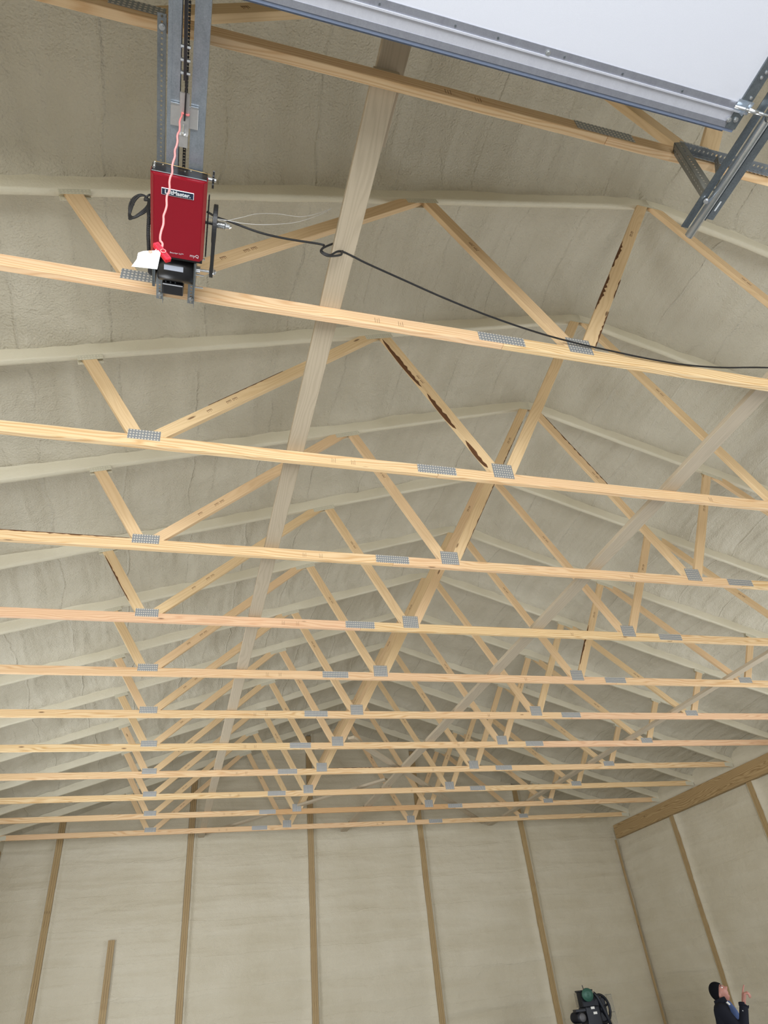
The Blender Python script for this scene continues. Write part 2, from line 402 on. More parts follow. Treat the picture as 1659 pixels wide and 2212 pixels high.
def web(bx, bz, tx, tz, side, roofside):
    """a 2x4 web from the bottom chord joint bx to the top chord joint tx; side: which way it leans from the joint"""
    wd = 0.089; dx, dz = tx-bx, tz-bz; ln = math.hypot(dx, dz); nx, nz = -dz/ln, dx/ln
    sh = (wd/2)/(dz/ln); bx2 = bx + sh*(1 if dx > 0 else -1)*0.98
    tx2 = tx
    dx, dz = tx2-bx2, tz-bz; ln = math.hypot(dx, dz); nx, nz = -dz/ln, dx/ln
    rs = -1/3 if roofside > 0 else 1/3
    pts = []
    y = yt(1)+0.019
    def P2(s, top):
        p = (bx2 + nx*s*wd/2, bz + nz*s*wd/2)
        if top: return isect(p, (dx, dz), (roofside*1.0, RZ + 0.012 - 1/3), (1.0, rs))
        return isect(p, (dx, dz), (0, CT), (1, 0))
    a, b, c, d = P2(-1, False), P2(-1, True), P2(1, True), P2(1, False)
    bm = bmesh.new(); prism(bm, [Vector((q[0], y, q[1])) for q in (a, b, c, d)], (0, 1, 0), 0.038)
    bmesh.ops.bevel(bm, geom=bm.edges[:], offset=0.002, segments=1, affect='EDGES'); return bm
def plate(x, z, wd, h, ang=0.0):
    bm = bmesh.new(); uvl = bm.loops.layers.uv.verify(); c, s = math.cos(ang), math.sin(ang); y = yt(1)
    for yy, tt in ((y-0.0022, 0.0024), (y+0.0378, 0.0024)):
        q = [(-wd/2, -h/2), (wd/2, -h/2), (wd/2, h/2), (-wd/2, h/2)]
        fr = [bm.verts.new((x + a*c - b*s, yy, z + a*s + b*c)) for a, b in q]; bk = [bm.verts.new(v.co + Vector((0, tt, 0))) for v in fr]
        fs = [bm.faces.new(fr), bm.faces.new(bk[::-1])] + [bm.faces.new((fr[i], bk[i], bk[(i+1) % 4], fr[(i+1) % 4])) for i in range(4)]
        for f in fs[:2]:
            for l in f.loops:
                k = (fr if l.vert in fr else bk).index(l.vert); l[uvl].uv = (q[k][0] + 0.5, q[k][1] + 0.5)
    bmesh.ops.recalc_face_normals(bm, faces=bm.faces[:])
    return bm
ORD = ['', 'second', 'third', 'fourth', 'fifth', 'sixth', 'seventh', 'eighth', 'ninth', 'tenth', 'eleventh', 'twelfth']
def make_truss():
    t = thing('roof_truss', 'pale pine roof truss carrying the far end of the red opener', 'truss', (0, yt(1), CB), 'timber roof trusses across the building')
    y = yt(1)+0.019; zc = (CB+CT)/2
    for a, b in ((-6.50, -1.832), (-1.830, 1.836), (1.838, 6.50)):
        obj('bottom_chord', board((a, y, zc), (b, y, zc), CT-CB, 0.038, (0, 1, 0)), M_WOOD, t)
    for s in (-1, 1):
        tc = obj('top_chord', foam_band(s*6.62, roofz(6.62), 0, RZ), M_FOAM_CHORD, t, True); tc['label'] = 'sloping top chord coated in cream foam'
        obj('web', web(s*3.878, CT, s*4.33, roofz(4.33), 1, s), M_WEB, t)
        obj('web', web(s*3.878, CT, s*2.21, roofz(2.21), 1, s), M_WEB, t)
        obj('web', web(s*1.294, CT, s*2.10, roofz(2.10), 1, s), M_WEB, t)
        obj('web', web(s*1.294, CT, s*0.055, RZ, 1, s), M_WEB, t)
        obj('connector_plate', plate(s*3.878, 3.209, 0.205, 0.082), M_PLATE, t)
        obj('connector_plate', plate(s*1.294, 3.226, 0.165, 0.135), M_PLATE, t)
        obj('connector_plate', plate(s*1.834, 3.170, 0.30, 0.075), M_PLATE, t)
        obj('connector_plate', plate(s*6.42, 3.155, 0.18, 0.075, -s*0.1), M_PLATE_F, t)
        for px, ww in ((2.158, 0.25), (4.325, 0.17)):
            o = obj('connector_plate', plate(s*px, roofz(px)+0.024, ww, 0.135, -s*0.3217), M_PLATE_F, t)
            o['label'] = 'toothed plate dusted with cream foam'
    obj('connector_plate', plate(0, RZ+0.02, 0.22, 0.11), M_PLATE_F, t)
    yy = yt(1)
    for bx, bz, tx, tz, k in ((-3.878, CT, -2.21, roofz(2.21), 0.28), (-3.878, CT, -2.21, roofz(2.21), 0.20), (-1.294, CT, -2.10, roofz(2.10), 0.62), (-1.294, CT, -0.055, RZ, 0.72),
                              (1.294, CT, 2.10, roofz(2.10), 0.6), (3.878, CT, 2.21, roofz(2.21), 0.4), (1.294, CT, 0.055, RZ, 0.55)):
        a = Vector((bx, yy, bz)); b = Vector((tx, yy, tz)); d = (b-a).normalized(); sh = 0.0445/d.z*(1 if d.x > 0 else -1)
        a.x += sh; d = (b-a).normalized(); n = Vector((0, 1, 0)).cross(d); c = a.lerp(b, k)
        bm = bmesh.new()
        for g_ in range(2 if k > 0.25 else 1):
            for q in range(4):
                o_ = c + d*(0.012*q + 0.055*g_) ; w_ = 0.015 if q % 2 else 0.024
                prism(bm, [o_ - n*w_/2, o_ + n*w_/2, o_ + n*w_/2 + d*0.0024, o_ - n*w_/2 + d*0.0024], (0, 1, 0), 0.0012)
            prism(bm, [c - n*0.010 + d*0.055*g_, c - n*0.006 + d*0.055*g_, c - n*0.006 + d*(0.040+0.055*g_), c - n*0.010 + d*(0.040+0.055*g_)], (0, 1, 0), 0.0012)
        for v in bm.verts: v.co.y -= 0.0006
        obj('grade_stamp', bm, M_INK, t)
    for xx in (-2.62, -2.48, 0.55):
        bm = bmesh.new()
        for q in range(3): add_box(bm, (xx+0.012*q, yy-0.001, CB+0.018), (xx+0.012*q+0.002, yy+0.0005, CB+0.060-0.008*(q % 2)))
        obj('grade_stamp', bm, M_INK, t)
    return t
T1 = make_truss()
tl = {0: 'shaded brown roof truss nearest the white overhead door, track hanger bolted under it',
      2: 'pale roof truss third from the overhead door, dark bark strip down one web',
      3: 'roof truss fourth counting from the overhead door, bark along its left bottom chord',
      4: 'roof truss with pinkish bottom chord, fifth counting from the overhead door',
      5: 'roof truss sixth counting from the overhead door, between the pinkish truss and the seventh',
      6: 'roof truss seventh counting from the overhead door, two beyond the pinkish one',
      7: 'roof truss eighth counting from the overhead door, four before the last one',
      8: 'roof truss fourth from the far gable wall, its end over the right header beam',
      9: 'roof truss third from the far gable wall',
      10: 'roof truss second from the far gable wall',
      11: 'last roof truss, closest to the far gable wall'}
TR = {1: T1}
for i, lab in tl.items(): TR[i] = dup(T1, (0, yt(i), CB+HZ), lab)
def bark(i, a, b, side, spots, wmax, seed):
    """irregular strip of bark left along one long edge of a member of truss i"""
    rnd = random.Random(seed); y = yt(i)-0.0012; a = Vector((a[0], y, a[1])); b = Vector((b[0], y, b[1])); d = (b-a).normalized(); n = Vector((0, 1, 0)).cross(d)*-side
    for t0, t1 in spots:
        bm = bmesh.new(); L_ = (b-a).length*(t1-t0); m = max(4, int(L_/0.03)); lo = []; hi = []
        for k in range(m+1):
            t = t0+(t1-t0)*k/m; e = max(0.0, math.sin(math.pi*k/m))**0.5; w_ = wmax*e*rnd.choice((0.08, 0.2, 0.35, 0.5, 0.7))
            c = a.lerp(b, t) + n*0.0447; lo.append(bm.verts.new(c - n*max(w_, 0.001))); hi.append(bm.verts.new(c + n*0.0016)); 
            hi2 = c + Vector((0, 0.030*e+0.001, 0)) + n*0.0014
            if k == 0: bk = []
            bk.append(bm.verts.new(hi2))
        for k in range(m):
            bm.faces.new((lo[k], lo[k+1], hi[k+1], hi[k])); bm.faces.new((hi[k], hi[k+1], bk[k+1], bk[k]))
        o = solid_late(obj('bark_edge', bm, M_BARK, TR[i]))
M_PINKW = wood_mat('reddish_lumber', (0.85, 0.605, 0.385), (0.66, 0.385, 0.215), tint=(0.80, 0.50, 0.33))
M_ORAW = wood_mat('orange_brown_lumber', (0.66, 0.43, 0.22), (0.50, 0.28, 0.12))
def repaint(i, which, m):
    ch = sorted((c for c in TR[i].children if c.name.startswith('bottom_chord')), key=lambda c: c.data.vertices[0].co.x)
    ch[which].material_slots[0].link = 'OBJECT'; ch[which].material_slots[0].material = m
repaint(4, 0, M_PINKW); repaint(7, 2, M_PINKW); repaint(6, 2, M_PINKW); repaint(10, 1, M_ORAW)
def solid_late(o):
    md = o.modifiers.new('thickness', 'SOLIDIFY'); md.thickness = 0.001; md.offset = 0; return o
def wl(bx, tx, tz):
    sh = 0.0445*math.hypot(tx-bx, tz-CT)/(tz-CT)*(1 if tx > bx else -1)*0.98
    return (bx+sh, CT), (tx, tz)
bark(2, *wl(-1.294, -2.10, roofz(2.10)), 1, [(0.04, 0.22), (0.3, 0.55), (0.60, 0.97)], 0.026, 1)
bark(1, *wl(-1.294, -0.055, RZ), 1, [(0.20, 0.42), (0.47, 0.66)], 0.030, 2)
bark(1, *wl(-1.294, -0.055, RZ), -1, [(0.02, 0.22), (0.30, 0.42)], 0.014, 3)
bark(3, *wl(-1.294, -0.055, RZ), -1, [(0.05, 0.9)], 0.012, 4)
bark(2, *wl(-3.878, -2.21, roofz(2.21)), 1, [(0.22, 0.55)], 0.008, 5)
bark(3, (-6.45, 3.1645), (-3.95, 3.1645), 1, [(0.3, 0.98)], 0.016, 6)
bark(3, *wl(1.294, 0.055, RZ), -1, [(0.45, 0.95)], 0.02, 7)
bark(4, *wl(-3.878, -4.33, roofz(4.33)), 1, [(0.2, 0.9)], 0.014, 8)
bark(5, *wl(3.878-2.584, 2.10, roofz(2.10)), 1, [(0.1, 0.5)], 0.014, 9)
bark(8, (-1.2, 3.1645), (1.0, 3.1645), 1, [(0.02, 0.6)], 0.012, 10)

# ------------------------------------------------------------------ lateral braces, posts, headers
def lateral(pts, width, label, name='lateral_brace', thick=0.038, m=None, z=None):
    a, b = pts; bm = board(a, b, width, thick, (0, 0, 1)); return tag(obj(name, bm, m or M_GREY), label, 'board')
ZL = CT + 0.020
lateral(((-2.872, 1.10, ZL), (-2.905, 15.34, ZL)), 0.118, 'long greyed board along the truss chords left of centre, black cable looped round it')
lateral(((-2.84, -2.5, ZL+0.040), (-2.855, 1.42, ZL+0.040)), 0.125, 'shaded brown board above the white door, overlapping the long board')
lateral(((0.20, 2.10, ZL), (0.045, 15.34, ZL)), 0.14, 'long greyed board lying along the truss chords at the middle of the roof')
lateral(((3.74, 1.0, ZL), (3.42, 15.34, ZL)), 0.12, 'long greyed board lying along the truss chords at the right side')
lateral(((-2.85, 15.28, ZL+0.041), (0.02, 11.75, ZL+0.041)), 0.10, 'diagonal brace from left long board end to middle board near far wall', 'diagonal_brace')
lateral(((3.24, 15.28, ZL+0.040), (-1.10, 9.60, ZL+0.040)), 0.10, 'diagonal brace running from right board end at far wall toward the centre', 'diagonal_brace')

def ply_post(face_pt, along, depth_dir, z0, z1, name, label, group, wd=0.114, dp=0.14):
    """three-ply laminated post: plies are separate ridges of one mesh"""
    bm = bmesh.new(); a = Vector(along); dd = Vector(depth_dir); f = Vector(face_pt)
    for k in (-1, 0, 1):
        c = f + a*(k*wd/3) + dd*(0.003 if k == 0 else 0); h = wd/6*0.94
        prism(bm, [c + Vector((0, 0, z0)), c + Vector((0, 0, z1)), c + dd*dp + Vector((0, 0, z1)), c + dd*dp + Vector((0, 0, z0))], a, 2*h)
    return tag(obj(name, bm, M_POST), label, 'post', group)
nm = ['leftmost tall post on the far gable wall', 'second tall post from the left on the far gable wall', 'tall post at the middle of the far gable wall',
      'second tall post from the right on the far gable wall', 'rightmost tall post on the far gable wall, behind the compressor']
for x, l in zip(POSTX, nm):
    ply_post((x, 15.355, 0), (1, 0, 0), (0, 1, 0), FL, roofz(x)+0.14, 'wall_post', 'laminated wooden wall post, ' + l, 'laminated posts in the foamed walls')
ply_post((-4.375, 15.345, 0), (1, 0, 0), (0, 1, 0), FL, 1.55, 'stub_post', 'short cut-off wooden post between the two leftmost posts of the far wall', None, dp=0.055)
for y, l in zip(SIDEY[1:3], ['laminated wooden right-wall post above the person', 'laminated wooden right-wall post at the right edge of the photo']):
    ply_post((6.555, y, 0), (0, 1, 0), (1, 0, 0), FL, 2.80, 'wall_post', l, 'laminated posts in the foamed walls')
tag(obj('corner_post', board((6.545, 15.355, FL), (6.545, 15.355, 2.79), 0.030, 0.05, (0, 1, 0)), M_POST), 'slim wooden post showing through the foam in the far right corner', 'post')
tag(obj('header_beam', board((6.55, YF+0.05, 2.937), (6.55, 15.24, 2.937), 0.286, 0.10, (1, 0, 0)), M_HEAD), 'wide knotty header plank along the top of the right wall', 'beam')
tag(obj('header_beam', board((-6.55, YF+0.05, 2.937), (-6.55, 15.24, 2.937), 0.286, 0.10, (1, 0, 0)), M_HEAD), 'wide header plank on the left wall, its end at the left photo edge', 'beam')

# ------------------------------------------------------------------ perforated steel
def perf(bm, o, u, v, length, width, pitch, r, slot=1.0):
    """sheet strip along u, holes every pitch (octagonal openings)"""
    o, u, v = Vector(o), Vector(u).normalized(), Vector(v).normalized(); n = int(length/pitch); pitch = length/n; w2 = width/2
    for i in range(n):
        c = o + u*(i+0.5)*pitch + v*w2
        outer = [(-1, -1), (0, -1), (1, -1), (1, 0), (1, 1), (0, 1), (-1, 1), (-1, 0)]
        ou = [bm.verts.new(c + u*a*pitch/2 + v*b*w2) for a, b in outer]
        inn = [bm.verts.new(c + u*math.cos(t)*r*slot + v*math.sin(t)*r) for t in (math.radians(225 + 45*k) for k in range(8))]
        for k in range(8): bm.faces.new((ou[k], ou[(k+1) % 8], inn[(k+1) % 8], inn[k]))
def solid(o, t):
    md = o.modifiers.new('thickness', 'SOLIDIFY'); md.thickness = t; md.offset = 0; return o
def perf_angle(p, u, v, w_, length, width, label, name='slotted_angle', pitch=0.019, r=0.0048, parent=None, mat=None):
    bm = bmesh.new(); perf(bm, p, u, v, length, width, pitch, r); perf(bm, p, u, w_, length, width, pitch, r)
    bmesh.ops.remove_doubles(bm, verts=bm.verts[:], dist=0.0003)
    o = solid(obj(name, bm, mat or M_PERF, parent), 0.0022)
    if label and not parent: tag(o, label, 'steel angle')
    elif label: o['label'] = label
    return o

# opener support angles under the first two trusses
perf_angle((-3.762, 1.065, CB-0.003), (0, 1, 0), (-1, 0, 0), (0, 0, -1), 1.30, 0.034, 'perforated steel angle left of the opener rail, bolted under the first two trusses')
perf_angle((-3.606, 1.065, CB-0.003), (0, 1, 0), (-1, 0, 0), (0, 0, -1), 1.30, 0.034, 'perforated steel angle behind the opener rail, its end right of the black motor')
def hexbolt(p, n, r=0.008, h=0.008):
    bm = bmesh.new(); n = Vector(n); add_cyl(bm, Vector(p), Vector(p)+n*0.0025, r*1.5, 16); add_cyl(bm, Vector(p)+n*0.002, Vector(p)+n*h, r, 6); return bm
for x, y, l in ((-3.779, 1.11, 'zinc lag screw in left angle under the truss by the door'), (-3.779, 2.335, 'zinc lag screw at left angle end under the pine truss'), (-3.623, 2.335, 'zinc lag screw at right angle end under the pine truss')):
    tag(obj('lag_screw', hexbolt((x, y, CB-0.005), (0, 0, -1)), M_CHROME), l, 'screw')

# ------------------------------------------------------------------ opener
OP = thing('door_opener', 'red garage door opener with black chassis, steel rail and side belt drive', 'opener', (-3.68, 1.55, 2.86))
X0, X1, Yn, Yf_, Zb = -3.798, -3.568, 1.556, 1.935, 2.86
bm = bmesh.new()                                   # cover: shallow pan, chamfered long sides
prof = [(X0, Zb+0.060), (X0, Zb+0.02), (X0+0.014, Zb), (X1-0.014, Zb), (X1, Zb+0.02), (X1, Zb+0.060)]
A = [bm.verts.new((x, Yn, z)) for x, z in prof]; B = [bm.verts.new((x, Yf_, z)) for x, z in prof]
for i in range(5): bm.faces.new((A[i], A[i+1], B[i+1], B[i]))
bm.faces.new(A[::-1]); bm.faces.new(B); bm.faces.new((A[0], B[0], B[5], A[5]))
bmesh.ops.recalc_face_normals(bm, faces=bm.faces[:])
bmesh.ops.bevel(bm, geom=bm.edges[:], offset=0.003, segments=2, affect='EDGES')
cov = obj('cover', bm, M_RED, OP); cov['label'] = 'red enamelled steel cover'
ch = obj('chassis', rbox((X0+0.003, Yn-0.004, Zb+0.018), (X1-0.003, Yf_+0.02, Zb+0.083), 0.0015), M_BLACK, OP); ch['label'] = 'black steel chassis'
# badge and lettering
bd = obj('badge', rbox((-3.752, 1.608, Zb-0.003), (-3.620, 1.638, Zb), 0.0008), M_SILVER, OP)
obj('badge_panel', rbox((-3.7495, 1.6105, Zb-0.0036), (-3.6225, 1.6355, Zb-0.002), 0), M_BADGE, bd)
def lettering(txt, x, y, z, size, mat, parent, name='lettering', rot=None, ext=0.0004, bold=0.0, align='CENTER', sx=1.0):
    cu = bpy.data.curves.new(name, 'FONT'); cu.body = txt; cu.size = size; cu.extrude = ext; cu.offset = bold; cu.align_x = align; cu.align_y = 'CENTER'; cu.resolution_u = 3
    tmp = bpy.data.objects.new('tmp', cu); C.objects.link(tmp); dg = bpy.context.evaluated_depsgraph_get()
    me = bpy.data.meshes.new_from_object(tmp.evaluated_get(dg)); bpy.data.objects.remove(tmp)
    me.materials.clear(); me.materials.append(mat)
    Mx = (rot or Matrix(((1, 0, 0), (0, -1, 0), (0, 0, -1)))).to_4x4()     # reads from below: text up points to -y
    Mx = Matrix.Translation(Vector((x, y, z+HZ)) - parent_loc(parent)) @ Mx @ Matrix.Diagonal((sx, 1, 1, 1))
    me.transform(Mx); o = bpy.data.objects.new(name, me); C.objects.link(o); o.parent = parent; return o
lettering('LiftMaster.', -3.686, 1.6228, Zb-0.0042, 0.0240, M_SILVER, bd, 'badge_lettering', bold=0.0008, sx=1.02)
lettering('myQ', -3.606, 1.908, Zb-0.0006, 0.020, M_SILVER, cov, 'corner_lettering')
lettering('Security+ 2.0\u2122', -3.683, 1.909, Zb-0.0006, 0.0095, M_SILVER, cov, 'small_lettering')
lettering('HELO', -3.745, 1.909, Zb-0.0006, 0.011, M_SILVER, cov, 'small_lettering')
# spring wire across the front of the chassis
bm = bmesh.new(); add_tube(bm, [(X0+0.012, Yn-0.008, Zb+0.076), (X0+0.014, Yn-0.010, Zb+0.081), (X0+0.05, Yn-0.010, Zb+0.079), (X1+0.006, Yn-0.010, Zb+0.062), (X1+0.010, Yn-0.008, Zb+0.056)], 0.0015, 6)
obj('latch_wire', bm, M_BRASS, OP)
bm = bmesh.new(); add_tube(bm, [(X0+0.012 + 0.0035*math.cos(t*1.0), Yn-0.010 + 0.0035*math.sin(t), Zb+0.076-0.0009*t) for t in [k*0.5 for k in range(110)]], 0.0009, 5)
obj('latch_spring', bm, M_CHROME, OP)
for i, (xx, zz) in enumerate(((X0+0.045, Zb+0.072), (X0+0.135, Zb+0.055), (X0+0.158, Zb+0.066))): obj('chassis_bolt', hexbolt((xx, Yn-0.004, zz), (0, -1, 0), 0.0025, 0.003), M_CHROME, OP)
# rails: two lipped channels with a slot between them
RB = 2.948
def channel(xa, xb, side):
    bm = bmesh.new(); h = 0.055; t = 0.0025
    add_box(bm, (xa, -1.6, RB), (xb, 1.90, RB+t))
    xo = xa if side < 0 else xb-t
    add_box(bm, (xo, -1.6, RB+t), (xo+t, 1.90, RB+h))
    add_box(bm, (xa, -1.6, RB+h), (xb, 1.90, RB+h+t))
    xm = xa+0.012 if side < 0 else xb-0.014
    add_box(bm, (xm, -1.6, RB-0.0015), (xm+0.003, 1.90, RB))
    return bm
obj('rail', channel(-3.742, -3.695, -1), M_GALV, OP); obj('rail', channel(-3.651, -3.594, 1), M_GALV, OP)
# chain between the rails
bm = bmesh.new(); y = -1.5
while y < 1.60:
    k = int((y+1.5)/0.0127) % 2; hw = 0.0032 if k else 0.0052
    for s in (-1, 1): add_box(bm, (-3.672+s*hw-0.0009, y-0.0095, RB+0.012), (-3.672+s*hw+0.0009, y+0.0095, RB+0.022))
    add_cyl(bm, (-3.678, y+0.006, RB+0.017), (-3.666, y+0.006, RB+0.017), 0.0042, 6)
    y += 0.0127
obj('drive_chain', bm, M_BLACK, OP)
# trolley
tr = obj('trolley', rbox((-3.727, 1.300, RB-0.010), (-3.622, 1.384, RB-0.004), 0.001), M_ALU, OP)
bm = bmesh.new(); add_box(bm, (-3.727, 1.297, RB-0.0115), (-3.693, 1.3035, RB-0.004)); add_box(bm, (-3.654, 1.297, RB-0.0115), (-3.622, 1.3035, RB-0.004))
obj('trolley_lip', bm, M_CHROME, tr)
bm = bmesh.new(); add_box(bm, (-3.693, 1.250, RB-0.020), (-3.656, 1.405, RB-0.0105)); add_box(bm, (-3.692, 1.405, RB-0.034), (-3.658, 1.452, RB-0.004))
obj('trolley_block', bm, M_ALU, tr)
obj('trolley_bolt', tube([(-3.675, 1.365, RB-0.028), (-3.675, 1.412, RB-0.028)], 0.0045, 8), M_CHROME, tr)
obj('trolley_nut', cyl((-3.675, 1.396, RB-0.029), (-3.675, 1.403, RB-0.029), 0.0095, 6), M_CHROME, tr)
bm = bmesh.new()
prism(bm, [P(-3.672, 1.345, RB-0.040), P(-3.672, 1.340, RB-0.024), P(-3.668, 1.16, RB-0.030), P(-3.668, 1.16, RB-0.048)], (1, 0, 0), 0.006)
prism(bm, [P(-3.674, 1.19, RB-0.056), P(-3.674, 1.19, RB-0.026), P(-3.672, 0.76, 2.80), P(-3.672, 0.76, 2.765)], (1, 0, 0), 0.011)
arm = obj('door_arm', bm, M_BLACK, OP)
for yy, zz in ((1.165, 2.896), (1.115, 2.880), (1.065, 2.866)):
    obj('arm_bolt', cyl((-3.690, yy, zz), (-3.656, yy, zz), 0.0065, 6), M_CHROME, arm)
# motor and capacitor box beyond the cover
bm = bmesh.new(); lathe(bm, (-3.772, 2.06, Zb+0.115), (1, 0, 0), [(0, 0.03), (0, 0.062), (0.006, 0.070), (0.165, 0.070), (0.171, 0.062), (0.171, 0.03)], 32)
mo = obj('motor', bm, M_BLACK, OP, True); mo['label'] = 'black cylindrical motor'
sh = obj('motor_flange', rbox((-3.795, 1.97, Zb+0.045), (-3.782, 2.14, Zb+0.20), 0.002), M_GALVD, OP)
sh = obj('motor_flange', rbox((-3.607, 1.97, Zb+0.035), (-3.598, 2.15, Zb+0.20), 0.002), M_GALVD, OP)
obj('rating_label', rbox((-3.742, 2.012, Zb+0.049), (-3.655, 2.045, Zb+0.0535), 0), M_LABEL, OP)
cb = obj('capacitor_cover', rbox((-3.752, 2.125, Zb+0.060), (-3.652, 2.185, Zb+0.135), 0.010, 3), M_BLACK, OP)
bm = bmesh.new()
for k in range(3): add_box(bm, (-3.738+0.022*k, 2.118, Zb+0.075), (-3.732+0.022*k, 2.14, Zb+0.080))
obj('vent_slot', bm, M_GALVD, cb)
bm = bmesh.new(); lathe(bm, (-3.80, 2.10, Zb+0.10), (0, 0, 1), [(0, 0.010), (0, 0.02), (0.02, 0.022), (0.05, 0.022)], 20); obj('cord_grommet', bm, M_RUBBER, OP, True)
# side drive: pulley, belt, spring clutch, motor shaft
XP = -3.528; PC = P(XP, 1.80, Zb+0.115); MC = P(XP, 2.055, Zb+0.115)
bm = bmesh.new(); lathe(bm, PC-P(0.010, 0, 0), (1, 0, 0), [(0, 0.02), (0, 0.082), (0.003, 0.085), (0.006, 0.076), (0.014, 0.076), (0.017, 0.085), (0.020, 0.082), (0.020, 0.02)], 36)
obj('drive_pulley', bm, M_BLACK, OP, True)
bm = bmesh.new(); lathe(bm, MC-P(0.010, 0, 0), (1, 0, 0), [(0, 0.008), (0, 0.020), (0.020, 0.020), (0.020, 0.008)], 20); obj('motor_pulley', bm, M_CHROME, OP, True)
bm = bmesh.new(); loop = []
for k in range(25): a = math.radians(70 + 220*k/24); loop.append(PC + P(0, math.cos(a)*0.081, math.sin(a)*0.081))
for k in range(13): a = math.radians(-70 + 140*k/12); loop.append(MC + P(0, math.cos(a)*0.023, math.sin(a)*0.023))
ring = [[bm.verts.new(q + P(dx, 0, 0) + (q - (PC if i < 25 else MC)).normalized()*dr) for dx, dr in ((-0.008, -0.002), (-0.008, 0.003), (0.008, 0.003), (0.008, -0.002))] for i, q in enumerate(loop)]
for i in range(len(ring)):
    for k in range(4): bm.faces.new((ring[i][k], ring[i][(k+1) % 4], ring[(i+1) % len(ring)][(k+1) % 4], ring[(i+1) % len(ring)][k]))
obj('drive_belt', bm, M_RUBBER, OP)
bm = bmesh.new(); add_cyl(bm, PC-P(0.05, 0, 0), PC+P(0.075, 0, 0), 0.0075, 14); obj('clutch_shaft', bm, M_CHROME, OP, True)
bm = bmesh.new(); add_tube(bm, [PC + P(0.012+0.034*t/40, 0.0145*math.cos(t), 0.0145*math.sin(t)) for t in [k*0.35 for k in range(115)]], 0.0026, 6); obj('clutch_spring', bm, M_CHROME, OP, True)
bm = bmesh.new(); lathe(bm, PC+P(0.048, 0, 0), (1, 0, 0), [(0, 0.018), (0.004, 0.018), (0.004, 0.013), (0.018, 0.013), (0.026, 0.006)], 12); obj('clutch_nut', bm, M_CHROME, OP)
bm = bmesh.new(); add_cyl(bm, MC-P(0.075, 0, 0), MC+P(0.022, 0, 0), 0.007, 12); add_cyl(bm, MC+P(0.010, 0, 0), MC+P(0.020, 0, 0), 0.014, 6); add_cyl(bm, MC-P(0.072, 0, 0), MC-P(0.052, 0, 0), 0.017, 16); obj('motor_shaft', bm, M_CHROME, OP)
SP = P(-3.548, 1.60, Zb+0.125)
bm = bmesh.new(); seg = 22; pr = []
for k in range(seg*2):
    a = math.pi*k/seg; rr = 0.036 if (k//2) % 2 else 0.028; pr.append(SP + P(0, math.cos(a)*rr, math.sin(a)*rr))
prism(bm, pr, (1, 0, 0), 0.008); obj('sprocket', bm, M_BLACK, OP)
bm = bmesh.new(); add_cyl(bm, SP-P(0.04, 0, 0), SP+P(0.012, 0, 0), 0.010, 16); obj('sprocket_shaft', bm, M_CHROME, OP)
bm = bmesh.new()
for k in range(14):
    add_box(bm, (-3.562, 1.64+0.022*k, Zb+0.060), (-3.556, 1.655+0.022*k, Zb+0.072))
obj('limit_chain', bm, M_BLACK, OP)
for yy in (1.91, 2.0, 2.07): obj('side_stud', cyl((-3.60, yy+0.06, Zb+0.08), (-3.560, yy+0.06, Zb+0.08), 0.0045, 8), M_CHROME, OP)

# release cord, handle and tag
CX, CY = -3.684, 1.325
RC = thing('release_cord', 'pink release cord hanging from the trolley with red handle and white tag', 'cord', (CX, CY, 1.98))
zt, zb = RB-0.014, 2.035
rope = [P(CX + 0.0022*math.sin(k*1.7) + 0.004*(k/30), CY + 0.003*math.cos(k*1.3), zt + (zb-zt)*k/30) for k in range(31)]
obj('cord', tube(catmull(rope, 4), 0.0036, 8), M_PINK, RC, True)
bm = bmesh.new(); add_tube(bm, catmull([P(CX+0.022, CY, RB-0.008), P(CX+0.026, CY+0.002, RB-0.020), P(CX+0.018, CY, RB-0.028), P(CX, CY, RB-0.018)], 6), 0.0045, 8); obj('cord_knot', bm, M_PINK, RC, True)
bm = bmesh.new(); add_tube(bm, catmull([P(CX+0.004, CY, zb+0.004), P(CX+0.013, CY, zb-0.012), P(CX+0.013, CY, zb-0.04)], 6), 0.0036, 8); obj('cord_tail', bm, M_PINK, RC, True)
hc = P(CX+0.016, CY, zb-0.058)
bm = bmesh.new(); add_box(bm, (-0.036, -0.008, -0.010), (0.036, 0.008, 0.010))
bmesh.ops.bevel(bm, geom=bm.edges[:], offset=0.002, segments=2, affect='EDGES')
Rh = Matrix.Translation(hc) @ Matrix.Rotation(math.radians(50), 4, 'Y') @ Matrix.Rotation(math.radians(12), 4, 'Z')
bmesh.ops.transform(bm, matrix=Rh, verts=bm.verts[:]); hd = obj('handle', bm, M_REDB, RC)
bm = bmesh.new(); add_box(bm, (-0.030, -0.0086, -0.005), (0.030, -0.0078, 0.005)); bmesh.ops.transform(bm, matrix=Rh, verts=bm.verts[:]); obj('handle_recess', bm, M_RED, hd)
bm = bmesh.new(); add_tube(bm, [P(0.004+0.007*math.cos(a), -0.010, 0.008*math.sin(a)) for a in [2*math.pi*k/16 for k in range(16)]], 0.0014, 5, True); bmesh.ops.transform(bm, matrix=Rh, verts=bm.verts[:]); obj('handle_mark', bm, M_PINK, hd)
bm = bmesh.new(); prism(bm, [P(CX-0.036, CY-0.010, 1.952), P(CX-0.050, CY-0.010, 1.938), P(CX-0.050, CY-0.010, 1.905), P(CX-0.060, CY-0.012, 1.862), P(CX+0.012, CY-0.010, 1.872), P(CX+0.014, CY-0.012, 1.955), P(CX+0.006, CY-0.012, 1.966)], (0.03, 1, 0), 0.0008)
tg = obj('tag', bm, M_WHITE, RC)
